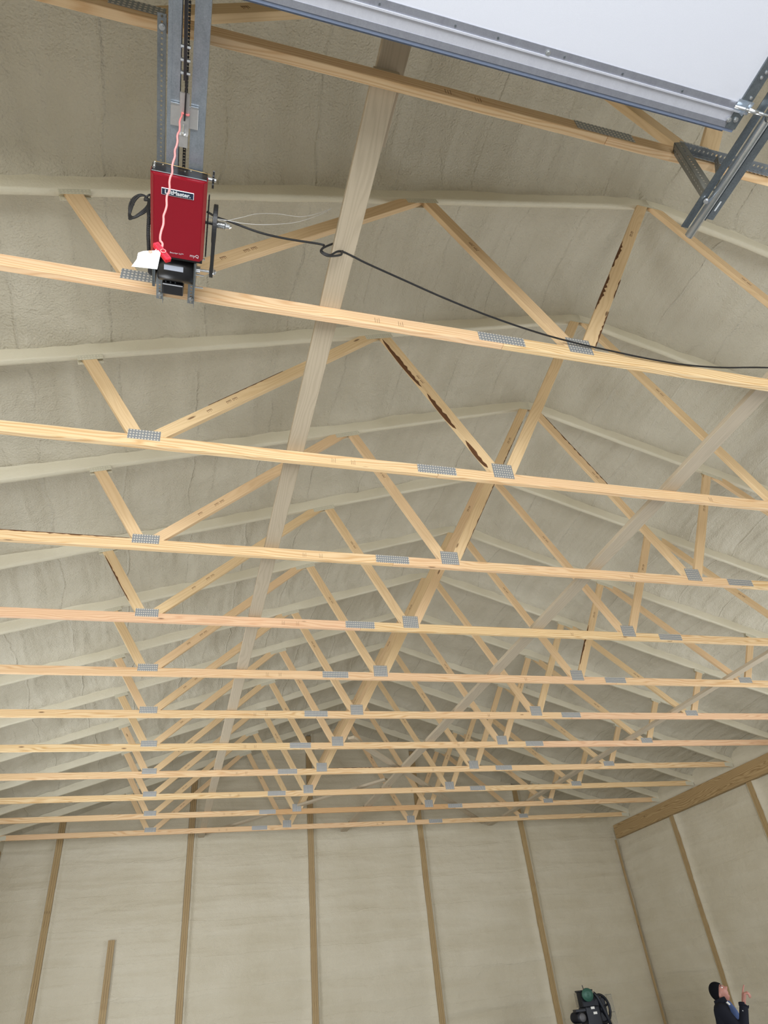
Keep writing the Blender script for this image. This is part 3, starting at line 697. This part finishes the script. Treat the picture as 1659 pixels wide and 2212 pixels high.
bm = bmesh.new(); add_tube(bm, [P(CX-0.016+0.0045*math.cos(a), CY-0.0125, 1.951+0.0045*math.sin(a)) for a in [2*math.pi*k/16 for k in range(16)]], 0.0016, 6, True); obj('tag_eyelet', bm, plain('eyelet_card', (0.45, 0.22, 0.13), 0.6), tg)
obj('tag_wire', tube([P(CX-0.015, CY-0.012, 1.954), P(CX-0.003, CY-0.004, 1.975), P(CX+0.002, CY, 2.02)], 0.0010, 6), M_WIRE, RC)

# power cord bundle and corrugated conduit on the opener's left
bm = bmesh.new(); c0 = P(-3.872, 1.84, 3.055)
e1 = (up*0.80 + rt*0.60).normalized(); e2 = fw.cross(e1)
pts = []
for k in range(70):
    a = 2*math.pi*k/14; q = (k//14)/4.0
    pts.append(c0 + e1*(0.064*math.cos(a)*(1-0.12*q)) + e2*((0.026+0.012*q)*math.sin(a)*(1+0.15*math.sin(k*0.6))) + fw*(0.010*math.sin(k*0.9)) + e1*0.008*q)
add_tube(bm, catmull(pts, 3), 0.0042, 7)
add_tube(bm, catmull([c0+e1*0.055, c0+e1*0.075+rt*0.012, P(-3.815, 1.80, 3.05), P(-3.805, 1.78, 2.96)], 6), 0.0048, 7)
add_tube(bm, catmull([c0+e1*0.05, c0+e1*0.04+rt*0.03, P(-3.822, 1.82, 3.02), P(-3.808, 1.84, 2.95)], 6), 0.0085, 8)
add_tube(bm, catmull([c0-e2*0.02, c0-e2*0.035+e1*0.015, c0-e2*0.052+e1*0.012], 4), 0.0016, 5)
tag(obj('coiled_cable', bm, M_RUBBER, None, True), 'coiled black power cord bundled left of the red opener', 'cord')
bm = bmesh.new(); cpts = catmull([P(-3.812, 1.80, Zb+0.085), P(-3.812, 1.86, Zb+0.055), P(-3.810, 1.92, Zb+0.05), P(-3.808, 1.99, Zb+0.06), P(-3.802, 2.06, Zb+0.09)], 26)
add_tube(bm, cpts, [0.0085 if k % 3 else 0.0068 for k in range(len(cpts))], 10)
obj('flexible_conduit', bm, M_RUBBER, OP, False)

# wires and cable to the laterals
def pt_on(px, py, Y):
    """point at world depth Y on the line of sight read off the photograph; used only to place hand-measured cable bends"""
    d = rt*((px-829.5)/1472.35) + up*((1106-py)/1472.35) + fw; d = d*(Y/d.y); return Vector((d.x-3.4912, Y, d.z))
cab = [pt_on(448, 458, 1.82), pt_on(470, 470, 1.86), pt_on(500, 480, 1.88), pt_on(560, 502, 1.90), pt_on(620, 516, 1.92), pt_on(690, 527, 1.93), pt_on(700, 532, 1.93)]
cab2 = [pt_on(738, 543, 1.96), pt_on(790, 568, 2.00), pt_on(870, 604, 2.06), pt_on(960, 644, 2.12), pt_on(1060, 684, 2.18), pt_on(1160, 718, 2.24), pt_on(1240, 740, 2.285), pt_on(1320, 758, 2.292), pt_on(1400, 775, 2.292), pt_on(1480, 788, 2.30), pt_on(1560, 794, 2.30), pt_on(1650, 794, 2.30), pt_on(1760, 800, 2.30)]
lp = [pt_on(700, 532, 1.93), pt_on(693, 543, 1.935), pt_on(705, 552, 1.94), pt_on(720, 553, 1.945), pt_on(737, 550, 1.95), pt_on(741, 541, 1.96), P(-2.80, 1.97, CT+0.09), P(-2.88, 1.96, CT+0.09), pt_on(695, 538, 1.95), pt_on(712, 551, 1.955), pt_on(738, 543, 1.96)]
bm = bmesh.new(); add_tube(bm, catmull(cab + lp[1:-1] + cab2, 6), 0.0055, 8)
tag(obj('power_cable', bm, M_RUBBER, None, True), 'black cable sagging from opener, looped round the board, to the right', 'cable')
bm = bmesh.new()
add_tube(bm, catmull([pt_on(446, 466, 1.80), pt_on(480, 477, 1.84), pt_on(520, 470, 1.90), pt_on(555, 462, 1.95), pt_on(600, 462, 2.0), pt_on(650, 468, 2.03), pt_on(690, 460, 2.05), pt_on(716, 450, 2.07)], 6), 0.0014, 5)
tag(obj('bell_wire', bm, M_WIRE), 'thin white wire, upper of two from opener to the board', 'wire')
bm = bmesh.new()
add_tube(bm, catmull([pt_on(446, 469, 1.80), pt_on(490, 476, 1.84), pt_on(530, 483, 1.88), pt_on(580, 485, 1.93), pt_on(640, 480, 2.0), pt_on(690, 464, 2.05), pt_on(714, 452, 2.07)], 6), 0.0014, 5)
tag(obj('bell_wire', bm, M_WIRE), 'thin white wire, lower sagging one of two beside the black cable', 'wire')

# ------------------------------------------------------------------ overhead door, track, hanger
DZ, DX0, DX1, DY = 2.70, -5.74, -1.560, 0.822
OD = thing('overhead_door', 'white sectional overhead door lying open under the trusses', 'door', (-3.65, -1.3, DZ))
nsec = 7; sh_ = 0.60
for k in range(nsec):
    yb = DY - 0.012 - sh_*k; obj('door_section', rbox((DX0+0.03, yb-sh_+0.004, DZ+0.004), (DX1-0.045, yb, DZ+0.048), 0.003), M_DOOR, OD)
# leading-edge strips and seal
M_DT2 = galv_mat('dark_edge_strip', (0.23, 0.235, 0.27), (0.30, 0.31, 0.345), 0.35, 0.6)
for nm_, m_, bx in (('inner_strip', M_DT2, ((DY-0.105, DY-0.079, DZ-0.001, DZ+0.004),)),
                    ('edge_strip', M_DTRIM, ((DY-0.079, DY-0.073, DZ-0.007, DZ+0.004), (DY-0.073, DY-0.034, DZ+0.0005, DZ+0.004))),
                    ('outer_strip', M_DT2, ((DY-0.034, DY-0.012, DZ-0.002, DZ+0.05),))):
    bm = bmesh.new()
    for ya, yb_, za, zb_ in bx: add_box(bm, (DX0, ya, za), (DX1-0.002, yb_, zb_))
    dt = obj(nm_, bm, m_, OD)
bm = bmesh.new(); add_box(bm, (DX0, DY-0.012, DZ+0.001), (DX1-0.004, DY, DZ+0.022)); add_box(bm, (DX0, DY-0.010, DZ+0.024), (DX1-0.03, DY+0.012, DZ+0.032))
obj('edge_seal', bm, M_DSEAL, OD)
for x in (-3.05, -2.78, -2.62, -2.36, -2.12, -1.86):
    obj('edge_screw', hexbolt((x, DY-0.090, DZ-0.0005), (0, 0, -1), 0.0025, 0.002), M_GALVD, OD)
obj('strip_bolt', hexbolt((-2.425, DY-0.088, DZ-0.001), (0, 0, -1), 0.0065, 0.007), M_CHROME, OD)
bm = bmesh.new(); add_box(bm, (DX1-0.048, DY-0.012-nsec*sh_, DZ-0.004), (DX1-0.002, DY-0.014, DZ+0.003)); add_box(bm, (DX1-0.005, DY-0.012-nsec*sh_, DZ+0.003), (DX1-0.001, DY-0.014, DZ+0.05))
es = obj('end_stile', bm, M_GALVD, OD); es['label'] = 'dark galvanized end stile'
for dx, dy in ((-0.052, 0.030), (-0.024, 0.036)): obj('corner_bolt', hexbolt((DX1+dx, DY-0.012-dy, DZ-0.004), (0, 0, -1), 0.0065, 0.009), M_CHROME, OD)
# roller bracket
bm = bmesh.new(); add_box(bm, (DX1-0.060, DY-0.118, DZ-0.006), (DX1+0.008, DY-0.072, DZ-0.003)); add_box(bm, (DX1-0.030, DY-0.118, DZ-0.030), (DX1-0.026, DY-0.072, DZ-0.006))
rb = obj('roller_bracket', bm, M_GALV, OD)
bm = bmesh.new(); add_cyl(bm, (DX1-0.075, DY-0.095, DZ-0.024), (DX1+0.088, DY-0.095, DZ-0.024), 0.0055, 12); add_cyl(bm, (DX1-0.01, DY-0.095, DZ-0.024), (DX1+0.05, DY-0.095, DZ-0.024), 0.0085, 12); obj('roller_stem', bm, M_CHROME, rb, True)
bm = bmesh.new(); lathe(bm, (DX1+0.086, DY-0.095, DZ-0.024), (1, 0, 0), [(0, 0.01), (0, 0.022), (0.006, 0.019), (0.012, 0.022), (0.012, 0.01)], 20); obj('roller', bm, M_CHROME, rb, True)
for dx, dy in ((0.0, -0.06), (-0.03, -0.13), (-0.01, -0.15), (-0.02, -0.28)): obj('stile_bolt', hexbolt((DX1-0.018+dx*0.3, DY-0.07+dy, DZ-0.004), (0, 0, -1), 0.004, 0.005), M_CHROME, OD)

TX = -1.455; TZ = 2.70
TK = thing('door_track', 'galvanized horizontal door track ending beside the white door corner', 'track', (TX, 1.25, TZ))
bm = bmesh.new(); prof = [(0.012, 0.020), (0.014, 0.004), (0.011, -0.010), (0.002, -0.015), (-0.008, -0.012), (-0.014, -0.002), (-0.014, 0.012), (-0.010, 0.020)]
A = [bm.verts.new((TX + a, -2.9, TZ + b)) for a, b in prof]; B = [bm.verts.new((TX + a, 1.262, TZ + b)) for a, b in prof]
for i in range(len(prof)-1): bm.faces.new((A[i], A[i+1], B[i+1], B[i]))
solid(obj('track_channel', bm, M_TRACK, TK, True), 0.002)
bm = bmesh.new(); add_box(bm, (TX+0.020, -2.9, TZ+0.018), (TX+0.074, 1.175, TZ+0.0205)); add_box(bm, (TX+0.0205, -2.9, TZ-0.006), (TX+0.0225, 1.175, TZ+0.018))
ta = obj('track_angle', bm, M_GALVD, TK); ta['label'] = 'dark steel reinforcing angle'
bm = bmesh.new(); add_box(bm, (TX-0.052, -2.9, TZ+0.0205), (TX-0.016, 1.235, TZ+0.023)); obj('track_flange', bm, M_GALVD, TK)
obj('track_bolt', hexbolt((TX-0.020, 1.10, TZ+0.012), (-0.3, 0, -1), 0.008, 0.012), M_CHROME, TK)
obj('track_slot', rbox((TX+0.048, 1.09, TZ+0.0165), (TX+0.056, 1.135, TZ+0.0175), 0.0003), plain('pale_slot_metal', (0.55, 0.57, 0.58), 0.4), TK)  # pale strip laid on the angle where its slot is
HG = thing('track_hanger', 'slotted steel hanger joining the door track to the shaded truss', 'bracket', (-1.3, 1.08, 2.95))
yh = 1.088
o = perf_angle((-1.455, yh-0.004, 3.148), (1, 0, 0), (0, 0, -1), (0, -1, 0), 0.56, 0.036, 'horizontal slotted angle on the truss', 'hanger_bar', 0.024, 0.006, HG)
d = Vector((0.0, 0.012, -0.410)); o = perf_angle((-1.492, yh-0.030, 3.145), d, (0.42, 0.9, 0), (1, -0.25, 0), d.length, 0.046, 'sloping slotted strut', 'hanger_strut', 0.022, 0.0052, HG, M_STRUT)
d = Vector((-0.145, 0.01, -0.36)); perf_angle((-1.262, yh-0.008, 3.12), d, (1, 0, 0), (0, -1, 0), d.length, 0.028, None, 'hanger_strut', 0.022, 0.005, HG, M_STRUT)
for p in ((-1.25, yh-0.006, 3.118), (-1.475, yh-0.012, 3.125)): obj('hanger_bolt', hexbolt(p, (0, -1, 0), 0.007, 0.009), M_CHROME, HG)

# ------------------------------------------------------------------ compressor
KX, KY = 3.905, 13.55
AC = thing('air_compressor', 'dark air compressor with round green intake filter, by the far wall', 'compressor', (KX, KY, FL))
bm = bmesh.new(); lathe(bm, (KX, KY, FL+0.12), (0, 0, 1), [(0, 0.05), (0.03, 0.24), (0.10, 0.30), (1.00, 0.30), (1.07, 0.24), (1.10, 0.05)], 32); obj('tank', bm, M_IRON, AC, True)
for a in (45, 135, 225, 315):
    q = P(KX+0.24*math.cos(math.radians(a)), KY+0.24*math.sin(math.radians(a)), FL); obj('leg', rbox(q-P(0.03, 0.03, 0), q+P(0.03, 0.03, 0.30), 0.004), M_IRON, AC)
obj('top_plate', rbox((KX-0.42, KY-0.22, -0.60), (KX+0.42, KY+0.22, -0.58), 0.003), M_IRON, AC)
bm = rbox((KX-0.13, KY-0.14, -0.58), (KX+0.15, KY+0.14, -0.21), 0.03, 3); obj('crankcase', bm, M_IRON, AC, True)
bm = bmesh.new()
for k in range(11):
    z = -0.205 + k*0.019; e = 0.012*(k % 2); add_box(bm, (KX-0.17, KY-0.12, z), (KX+0.12, KY+0.11, z+0.006))
add_box(bm, (KX-0.13, KY-0.09, -0.21), (KX+0.09, KY+0.09, 0.012))
obj('finned_cylinder', bm, M_IRON, AC)
obj('cylinder_head', rbox((KX-0.155, KY-0.11, 0.002), (KX+0.10, KY+0.10, 0.030), 0.008), M_IRON, AC)
bm = bmesh.new(); lathe(bm, (KX-0.045, KY-0.13, -0.045), Vector((-0.28, -1, -0.02)), [(0, 0.06), (0.005, 0.100), (0.06, 0.100), (0.070, 0.090), (0.070, 0.066), (0.078, 0.060), (0.072, 0.045), (0.080, 0.036), (0.074, 0.024), (0.082, 0.014)], 32)
gf = obj('intake_filter', bm, M_GREEN, AC, True); gf['label'] = 'round dark green intake filter'
obj('lifting_pin', tube([P(KX-0.07, KY-0.10, 0.02), P(KX-0.085, KY-0.10, 0.10)], 0.007, 8), M_IRON, AC)
for q in ((KX-0.03, -0.255), (KX+0.0, -0.33)): obj('data_label', rbox((q[0], KY-0.145, q[1]), (q[0]+0.07, KY-0.139, q[1]+0.035), 0), M_WHITE, AC)
# motor on the left
bm = bmesh.new(); lathe(bm, (KX-0.245, KY-0.17, -0.355), (0, 1, 0), [(0, 0.02), (0, 0.072), (0.02, 0.085)] + [(0.02+0.012*k, 0.085 if k % 2 else 0.075) for k in range(1, 22)] + [(0.30, 0.085), (0.30, 0.03)], 28); obj('electric_motor', bm, M_IRON, AC, True)
bm = bmesh.new(); lathe(bm, (KX-0.245, KY-0.185, -0.355), (0, 1, 0), [(0, 0.02), (0, 0.058), (0.015, 0.068)], 24); obj('motor_end_bell', bm, plain('grey_casting', (0.12, 0.12, 0.13), 0.5, 0.3), AC, True)
obj('switch_box', rbox((KX-0.33, KY-0.15, -0.275), (KX-0.14, KY-0.02, -0.235), 0.004), M_IRON, AC)
# flywheel, delivery pipe and wire guard on the right
FC = P(KX+0.24, KY-0.02, -0.27)
bm = bmesh.new(); ring = [FC + P(0.205*math.cos(a)*0.9, 0.03*math.cos(a), 0.205*math.sin(a)) for a in [2*math.pi*k/40 for k in range(40)]]; add_tube(bm, ring, 0.024, 8, True)
for k in range(5):
    a = 2*math.pi*k/5+0.3; add_cyl(bm, FC, FC + P(0.19*math.cos(a)*0.9, 0.03*math.cos(a), 0.19*math.sin(a)), 0.016, 8)
add_cyl(bm, FC-P(0, 0.05, 0), FC+P(0, 0.05, 0), 0.045, 16); obj('flywheel', bm, M_IRON, AC, True)
obj('shroud', rbox((KX+0.10, KY+0.0, -0.46), (KX+0.36, KY+0.03, -0.10), 0.02, 2), M_IRON, AC)
bm = bmesh.new(); add_tube(bm, catmull([P(KX+0.09, KY-0.13, -0.03), P(KX+0.13, KY-0.16, -0.09), P(KX+0.19, KY-0.17, -0.24), P(KX+0.25, KY-0.17, -0.42), P(KX+0.28, KY-0.15, -0.50)], 6), 0.028, 10); obj('delivery_pipe', bm, M_IRON, AC, True)
bm = bmesh.new(); gx0, gx1, gz1, gy = KX+0.10, KX+0.42, -0.075, KY-0.05
for k in range(15): xx = gx0 + (gx1-gx0)*k/14; add_cyl(bm, (xx, gy+0.08, -0.60), (xx, gy+0.08, gz1), 0.0022, 4)
for zz in (-0.6, -0.45, -0.33, -0.2, gz1): add_cyl(bm, (gx0, gy+0.08, zz), (gx1, gy+0.08, zz), 0.0032, 4)
for k in range(6): yy = gy-0.10+0.18*k/5; add_cyl(bm, (gx1, yy, -0.60), (gx1, yy, gz1), 0.0022, 4)
for zz in (-0.6, -0.33, gz1): add_cyl(bm, (gx1, gy-0.10, zz), (gx1, gy+0.08, zz), 0.0035, 4)
obj('belt_guard', bm, M_GALVD, AC)

# ------------------------------------------------------------------ person
PX, PY = 3.86, 9.76; UPB = 0.09
F_ = Vector((0.63, -0.777, 0)).normalized(); R_ = Vector((F_.y, -F_.x, 0))      # facing, and the person's right side (towards the camera)
def W(f, s, z):
    if FL + 0.2 < z < -0.3: z += UPB
    return Vector((PX, PY, 0)) + F_*f + R_*s + Vector((0, 0, z))
PE = thing('person', 'person in black knit cap and black jacket looking up and pointing', 'person', (PX, PY, FL))
def chain(bm, pts, seg=14):
    """overlapping tapered capsules through (point, radius) pairs; fused by the remesh"""
    for (a, ra), (b, rb_) in zip(pts, pts[1:]): add_tube(bm, [a.lerp(b, t) for t in (0, 0.5, 1)], [ra, (ra+rb_)/2, rb_], seg)
    for a, ra in pts: bmesh.ops.create_icosphere(bm, subdivisions=2, radius=ra, matrix=Matrix.Translation(a))
def fuse(o, vox, smooth=6):
    m = o.modifiers.new('fuse', 'REMESH'); m.mode = 'VOXEL'; m.voxel_size = vox; m.use_smooth_shade = True
    s = o.modifiers.new('soften', 'SMOOTH'); s.iterations = smooth; s.factor = 0.5; return o
def ell(bm, c, ax, rx, ry, rz, fn=None, seg=32):
    """ellipsoid with axes (forward, side, up) = ax"""
    vs = bmesh.ops.create_uvsphere(bm, u_segments=seg, v_segments=seg//2+4, radius=1.0)['verts']
    for v in vs:
        q = v.co.copy(); p = Vector((q.x*rx, q.y*ry, q.z*rz))
        if fn: p = fn(q, p)
        v.co = c + ax[0]*p.x + ax[1]*p.y + ax[2]*p.z
    return vs
# head frame: pitched back
pt = math.radians(36)
HF = F_*math.cos(pt) + Vector((0, 0, 1))*math.sin(pt); HU = -F_*math.sin(pt) + Vector((0, 0, 1))*math.cos(pt); HS = R_
HC = W(0.0, 0, -0.185)
def g(x, s): return math.exp(-(x/s)**2)
def face(q, p):
    x, y, z = p
    low = sm(-q.z, 0.0, 0.95)
    y *= 1 - 0.36*low; x *= 1 - 0.10*low if q.x > 0 else 1 - 0.28*low
    if q.x > 0:
        fr = max(0, q.x)
        x += 0.036*g(y, 0.014)*g(z+0.018, 0.018)*fr + 0.016*g(y, 0.010)*g(z-0.006, 0.026)*fr       # nose
        x += 0.007*g(y, 0.05)*g(z-0.036, 0.010)                                                  # brow
        x -= 0.012*(g(y-0.031, 0.014)+g(y+0.031, 0.014))*g(z-0.020, 0.012)                       # eye sockets
        x += 0.007*g(y, 0.024)*g(z+0.052, 0.006) + 0.007*g(y, 0.021)*g(z+0.064, 0.006) - 0.003*g(y, 0.026)*g(z+0.058, 0.003)
        x += 0.014*g(y, 0.026)*g(z+0.095, 0.018)                                                 # chin
        x -= 0.004*g(y, 0.04)*g(z+0.078, 0.008)
    return Vector((x, y, z))
bm = bmesh.new()
ell(bm, HC, (HF, HS, HU), 0.094, 0.076, 0.120, face, 48)
for s in (-1, 1): ell(bm, HC - HF*0.012 + HS*s*0.078 - HU*0.012, (HF, HS, HU), 0.020, 0.008, 0.032, None, 12)
NK = W(-0.015, 0, -0.375)
chain(bm, [(HC - HU*0.055 - HF*0.022, 0.056), (NK, 0.060), (W(-0.02, 0, -0.45), 0.085)])
for s in (-1, 1): chain(bm, [(W(-0.02, 0, -0.43), 0.06), (W(-0.02, s*0.16, -0.44), 0.055)])
chain(bm, [(W(-0.02, 0, -0.50), 0.12), (W(0, 0, -0.72), 0.125), (W(0, 0, -0.90), 0.13)])
# right arm raised (shoulder, elbow, wrist), left arm hanging
SR, ER, WR = W(-0.01, 0.185, -0.455), W(0.19, 0.25, -0.73), W(0.275, 0.10, -0.412)
SLf, EL, WL = W(-0.01, -0.185, -0.455), W(-0.03, -0.235, -0.76), W(0.06, -0.22, -1.00)
chain(bm, [(SR, 0.052), (ER, 0.042), (WR, 0.028)]); chain(bm, [(SLf, 0.052), (EL, 0.042), (WL, 0.028)])
def hand(bm, wrist, d, palm_n, side, curls, thumbdir, k_=1.0):
    """d: wrist to knuckles, palm_n: out of the palm, side: towards the thumb"""
    d, palm_n, side = Vector(d).normalized(), Vector(palm_n).normalized(), Vector(side).normalized()
    for k in (-1.5, -0.5, 0.5, 1.5): chain(bm, [(wrist + side*k*0.009*k_, 0.019*k_), (wrist + d*0.085*k_ + side*k*0.020*k_, 0.0125*k_)], 10)
    lens = (0.040, 0.046, 0.043, 0.033)
    for k, (ln, cu) in enumerate(zip(lens, curls)):
        off = side*(1.5-k)*0.0205*k_; p = wrist + d*0.088*k_ + off; a = 0.0; pts = [(p, 0.0105*k_)]
        for j, (fac, r) in enumerate(((1.0, 0.0098), (0.66, 0.0090), (0.50, 0.0078))):
            a += cu[j]; dirv = d*math.cos(a) + palm_n*math.sin(a) + side*(0.10*(1.5-k)*0.6); dirv.normalize()
            p = p + dirv*ln*fac*k_; pts.append((p, r*k_))
        chain(bm, pts, 10)
    b = wrist + (d*0.022 + side*0.026)*k_; td = Vector(thumbdir).normalized()
    chain(bm, [(wrist + (d*0.012 + side*0.015)*k_, 0.018*k_), (b + td*0.018*k_, 0.0155*k_), (b + td*0.045*k_, 0.0115*k_), (b + td*0.045*k_ + (td*0.6 + d*0.8).normalized()*0.028*k_, 0.0095*k_)], 10)
hd_ = (Vector((0, 0, 1))*0.93 + F_*0.36); hs_ = (-R_*0.35 - F_*0.85).normalized(); hn_ = (F_*0.9 - R_*0.2).normalized()
hs_ = (R_*0.86 - F_*0.25).normalized(); hn_ = (F_*0.92 + R_*0.2)
hd_ = hd_.normalized(); hs_ = (R_*-0.75 + F_*-0.45).normalized(); hn_ = hd_.cross(hs_); hn_ = hn_ if hn_.dot(F_) > 0 else -hn_
hand(bm, WR + hd_*0.015, hd_, hn_, hs_, [(0.10, 0.10, 0.08), (1.0, 1.0, 0.6), (1.15, 1.1, 0.6), (1.3, 1.1, 0.6)], hn_*0.55 + hs_*0.45 + hd_*0.5, 1.15)
hand(bm, WL, F_*0.25 + Vector((0, 0, -1)), -F_*0.1 + R_, F_, [(0.3, 0.4, 0.3)]*4, F_*0.6 - Vector((0, 0, 0.8)))
# legs and feet
for s in (-1, 1):
    chain(bm, [(W(0, s*0.085, -0.93), 0.080), (W(0.02, s*0.11, -1.27), 0.058), (W(-0.01, s*0.115, FL+0.10), 0.042), (W(0.0, s*0.115, FL+0.06), 0.042), (W(0.15, s*0.13, FL+0.04), 0.035)])
fuse(obj('body', bm, M_SKIN, PE), 0.0042, 2)
for s in (-1, 1):
    ec = HC + HF*0.0795 + HS*s*0.031 + HU*0.020
    bm = bmesh.new(); bmesh.ops.create_icosphere(bm, subdivisions=2, radius=0.0112, matrix=Matrix.Translation(ec - HF*0.003)); ey = obj('eye', bm, M_EYE, PE, True)
    bm = bmesh.new(); bmesh.ops.create_icosphere(bm, subdivisions=2, radius=0.0078, matrix=Matrix.Translation(ec + HF*0.0022 + HU*0.0030 + HS*s*0.0012)); obj('iris', bm, M_IRON, ey, True)
    bm = bmesh.new(); add_tube(bm, catmull([HC + HF*0.089 + HS*s*0.014 + HU*0.038, HC + HF*0.088 + HS*s*0.03 + HU*0.044, HC + HF*0.074 + HS*s*0.048 + HU*0.037], 4), 0.0032, 6); obj('eyebrow', bm, M_IRON, PE, True)
# knit cap
bm = bmesh.new()
def capf(q, p):
    x, y, z = p
    if q.z < -0.25: x *= 1.0
    return Vector((x, y, z))
vs = ell(bm, HC + HU*0.028 - HF*0.012, (HF, HS, HU), 0.108, 0.092, 0.122, capf, 40)
cut = []
bmesh.ops.bisect_plane(bm, geom=bm.verts[:]+bm.edges[:]+bm.faces[:], plane_co=HC + HU*0.046 + HF*0.06, plane_no=(HU*0.80 - HF*0.60).normalized(), clear_inner=True)
cp_ = obj('knit_cap', bm, M_KNIT, PE, True); md = cp_.modifiers.new('knit', 'SOLIDIFY'); md.thickness = 0.010; md.offset = 1
# jacket
bm = bmesh.new()
chain(bm, [(W(-0.03, 0, -0.47), 0.125), (W(-0.015, 0, -0.62), 0.165), (W(0.0, 0, -0.80), 0.175), (W(0.0, 0, -0.96), 0.185)], 20)
for s in (-1, 1): chain(bm, [(W(-0.02, s*0.04, -0.45), 0.095), (W(-0.02, s*0.165, -0.48), 0.100), (W(-0.02, s*0.12, -0.70), 0.12)], 16)
chain(bm, [(SR - Vector((0, 0, 0.010)), 0.092), (ER, 0.068), (ER.lerp(WR, 0.55), 0.058), (ER.lerp(WR, 0.88), 0.055)], 16)
chain(bm, [(SLf - Vector((0, 0, 0.010)), 0.092), (EL, 0.066), (EL.lerp(WL, 0.92), 0.052)], 16)
fuse(obj('jacket', bm, M_JACKET, PE), 0.010, 8)
def ringtube(bm, c, n, ra, rb_, r, a0, a1, fwd):
    n = n.normalized(); fwd = (fwd - n*fwd.dot(n)).normalized(); sd = n.cross(fwd)
    add_tube(bm, [c + fwd*math.cos(a)*ra + sd*math.sin(a)*rb_ for a in [math.radians(a0 + (a1-a0)*k/24) for k in range(25)]], r, 8)
bm = bmesh.new(); cn = (Vector((0, 0, 1)) - F_*0.25).normalized(); cc = W(-0.015, 0, -0.355)
for dz, rr in ((0, 0.014), (-0.02, 0.017), (0.018, 0.011)): ringtube(bm, cc + cn*dz, cn, 0.090, 0.088, rr, 35, 325, F_)
fuse(obj('collar', bm, M_JACKET, PE), 0.006, 3)
bm = bmesh.new(); cq = ER.lerp(WR, 0.93); dn = (WR-ER).normalized(); ringtube(bm, cq, dn, 0.050, 0.050, 0.012, 0, 345, F_); ringtube(bm, cq + dn*0.02, dn, 0.056, 0.056, 0.010, 20, 300, F_); fuse(obj('cuff', bm, M_JACKET, PE), 0.006, 2)
bm = bmesh.new(); bmesh.ops.create_icosphere(bm, subdivisions=1, radius=0.007, matrix=Matrix.Translation(cq - dn*0.05 + R_*0.060)); obj('cuff_snap', bm, M_SILVER, PE)
bm = bmesh.new(); chain(bm, [(W(0.050, 0.0, -0.40), 0.050), (W(0.095, 0.02, -0.50), 0.062), (W(0.10, 0.02, -0.56), 0.07)], 14); fuse(obj('shirt', bm, M_SHIRT, PE), 0.008, 3)
bm = bmesh.new(); chain(bm, [(W(0.056, 0.035, -0.380), 0.016), (W(0.080, 0.045, -0.402), 0.014)], 12); o = fuse(obj('undershirt', bm, M_WHITE, PE), 0.006, 3)
bm = bmesh.new()
for s in (-1, 1): chain(bm, [(W(0, s*0.080, -0.93), 0.125), (W(0.02, s*0.11, -1.27), 0.082), (W(-0.01, s*0.115, FL+0.13), 0.075)], 16)
fuse(obj('trousers', bm, M_JEANS, PE), 0.010, 6)
for s in (-1, 1):
    bm = bmesh.new(); chain(bm, [(W(-0.03, s*0.115, FL+0.11), 0.06), (W(-0.02, s*0.115, FL+0.052), 0.052), (W(0.10, s*0.128, FL+0.048), 0.048), (W(0.19, s*0.135, FL+0.042), 0.042)], 14); fuse(obj('boot', bm, M_RUBBER, PE), 0.008, 3)
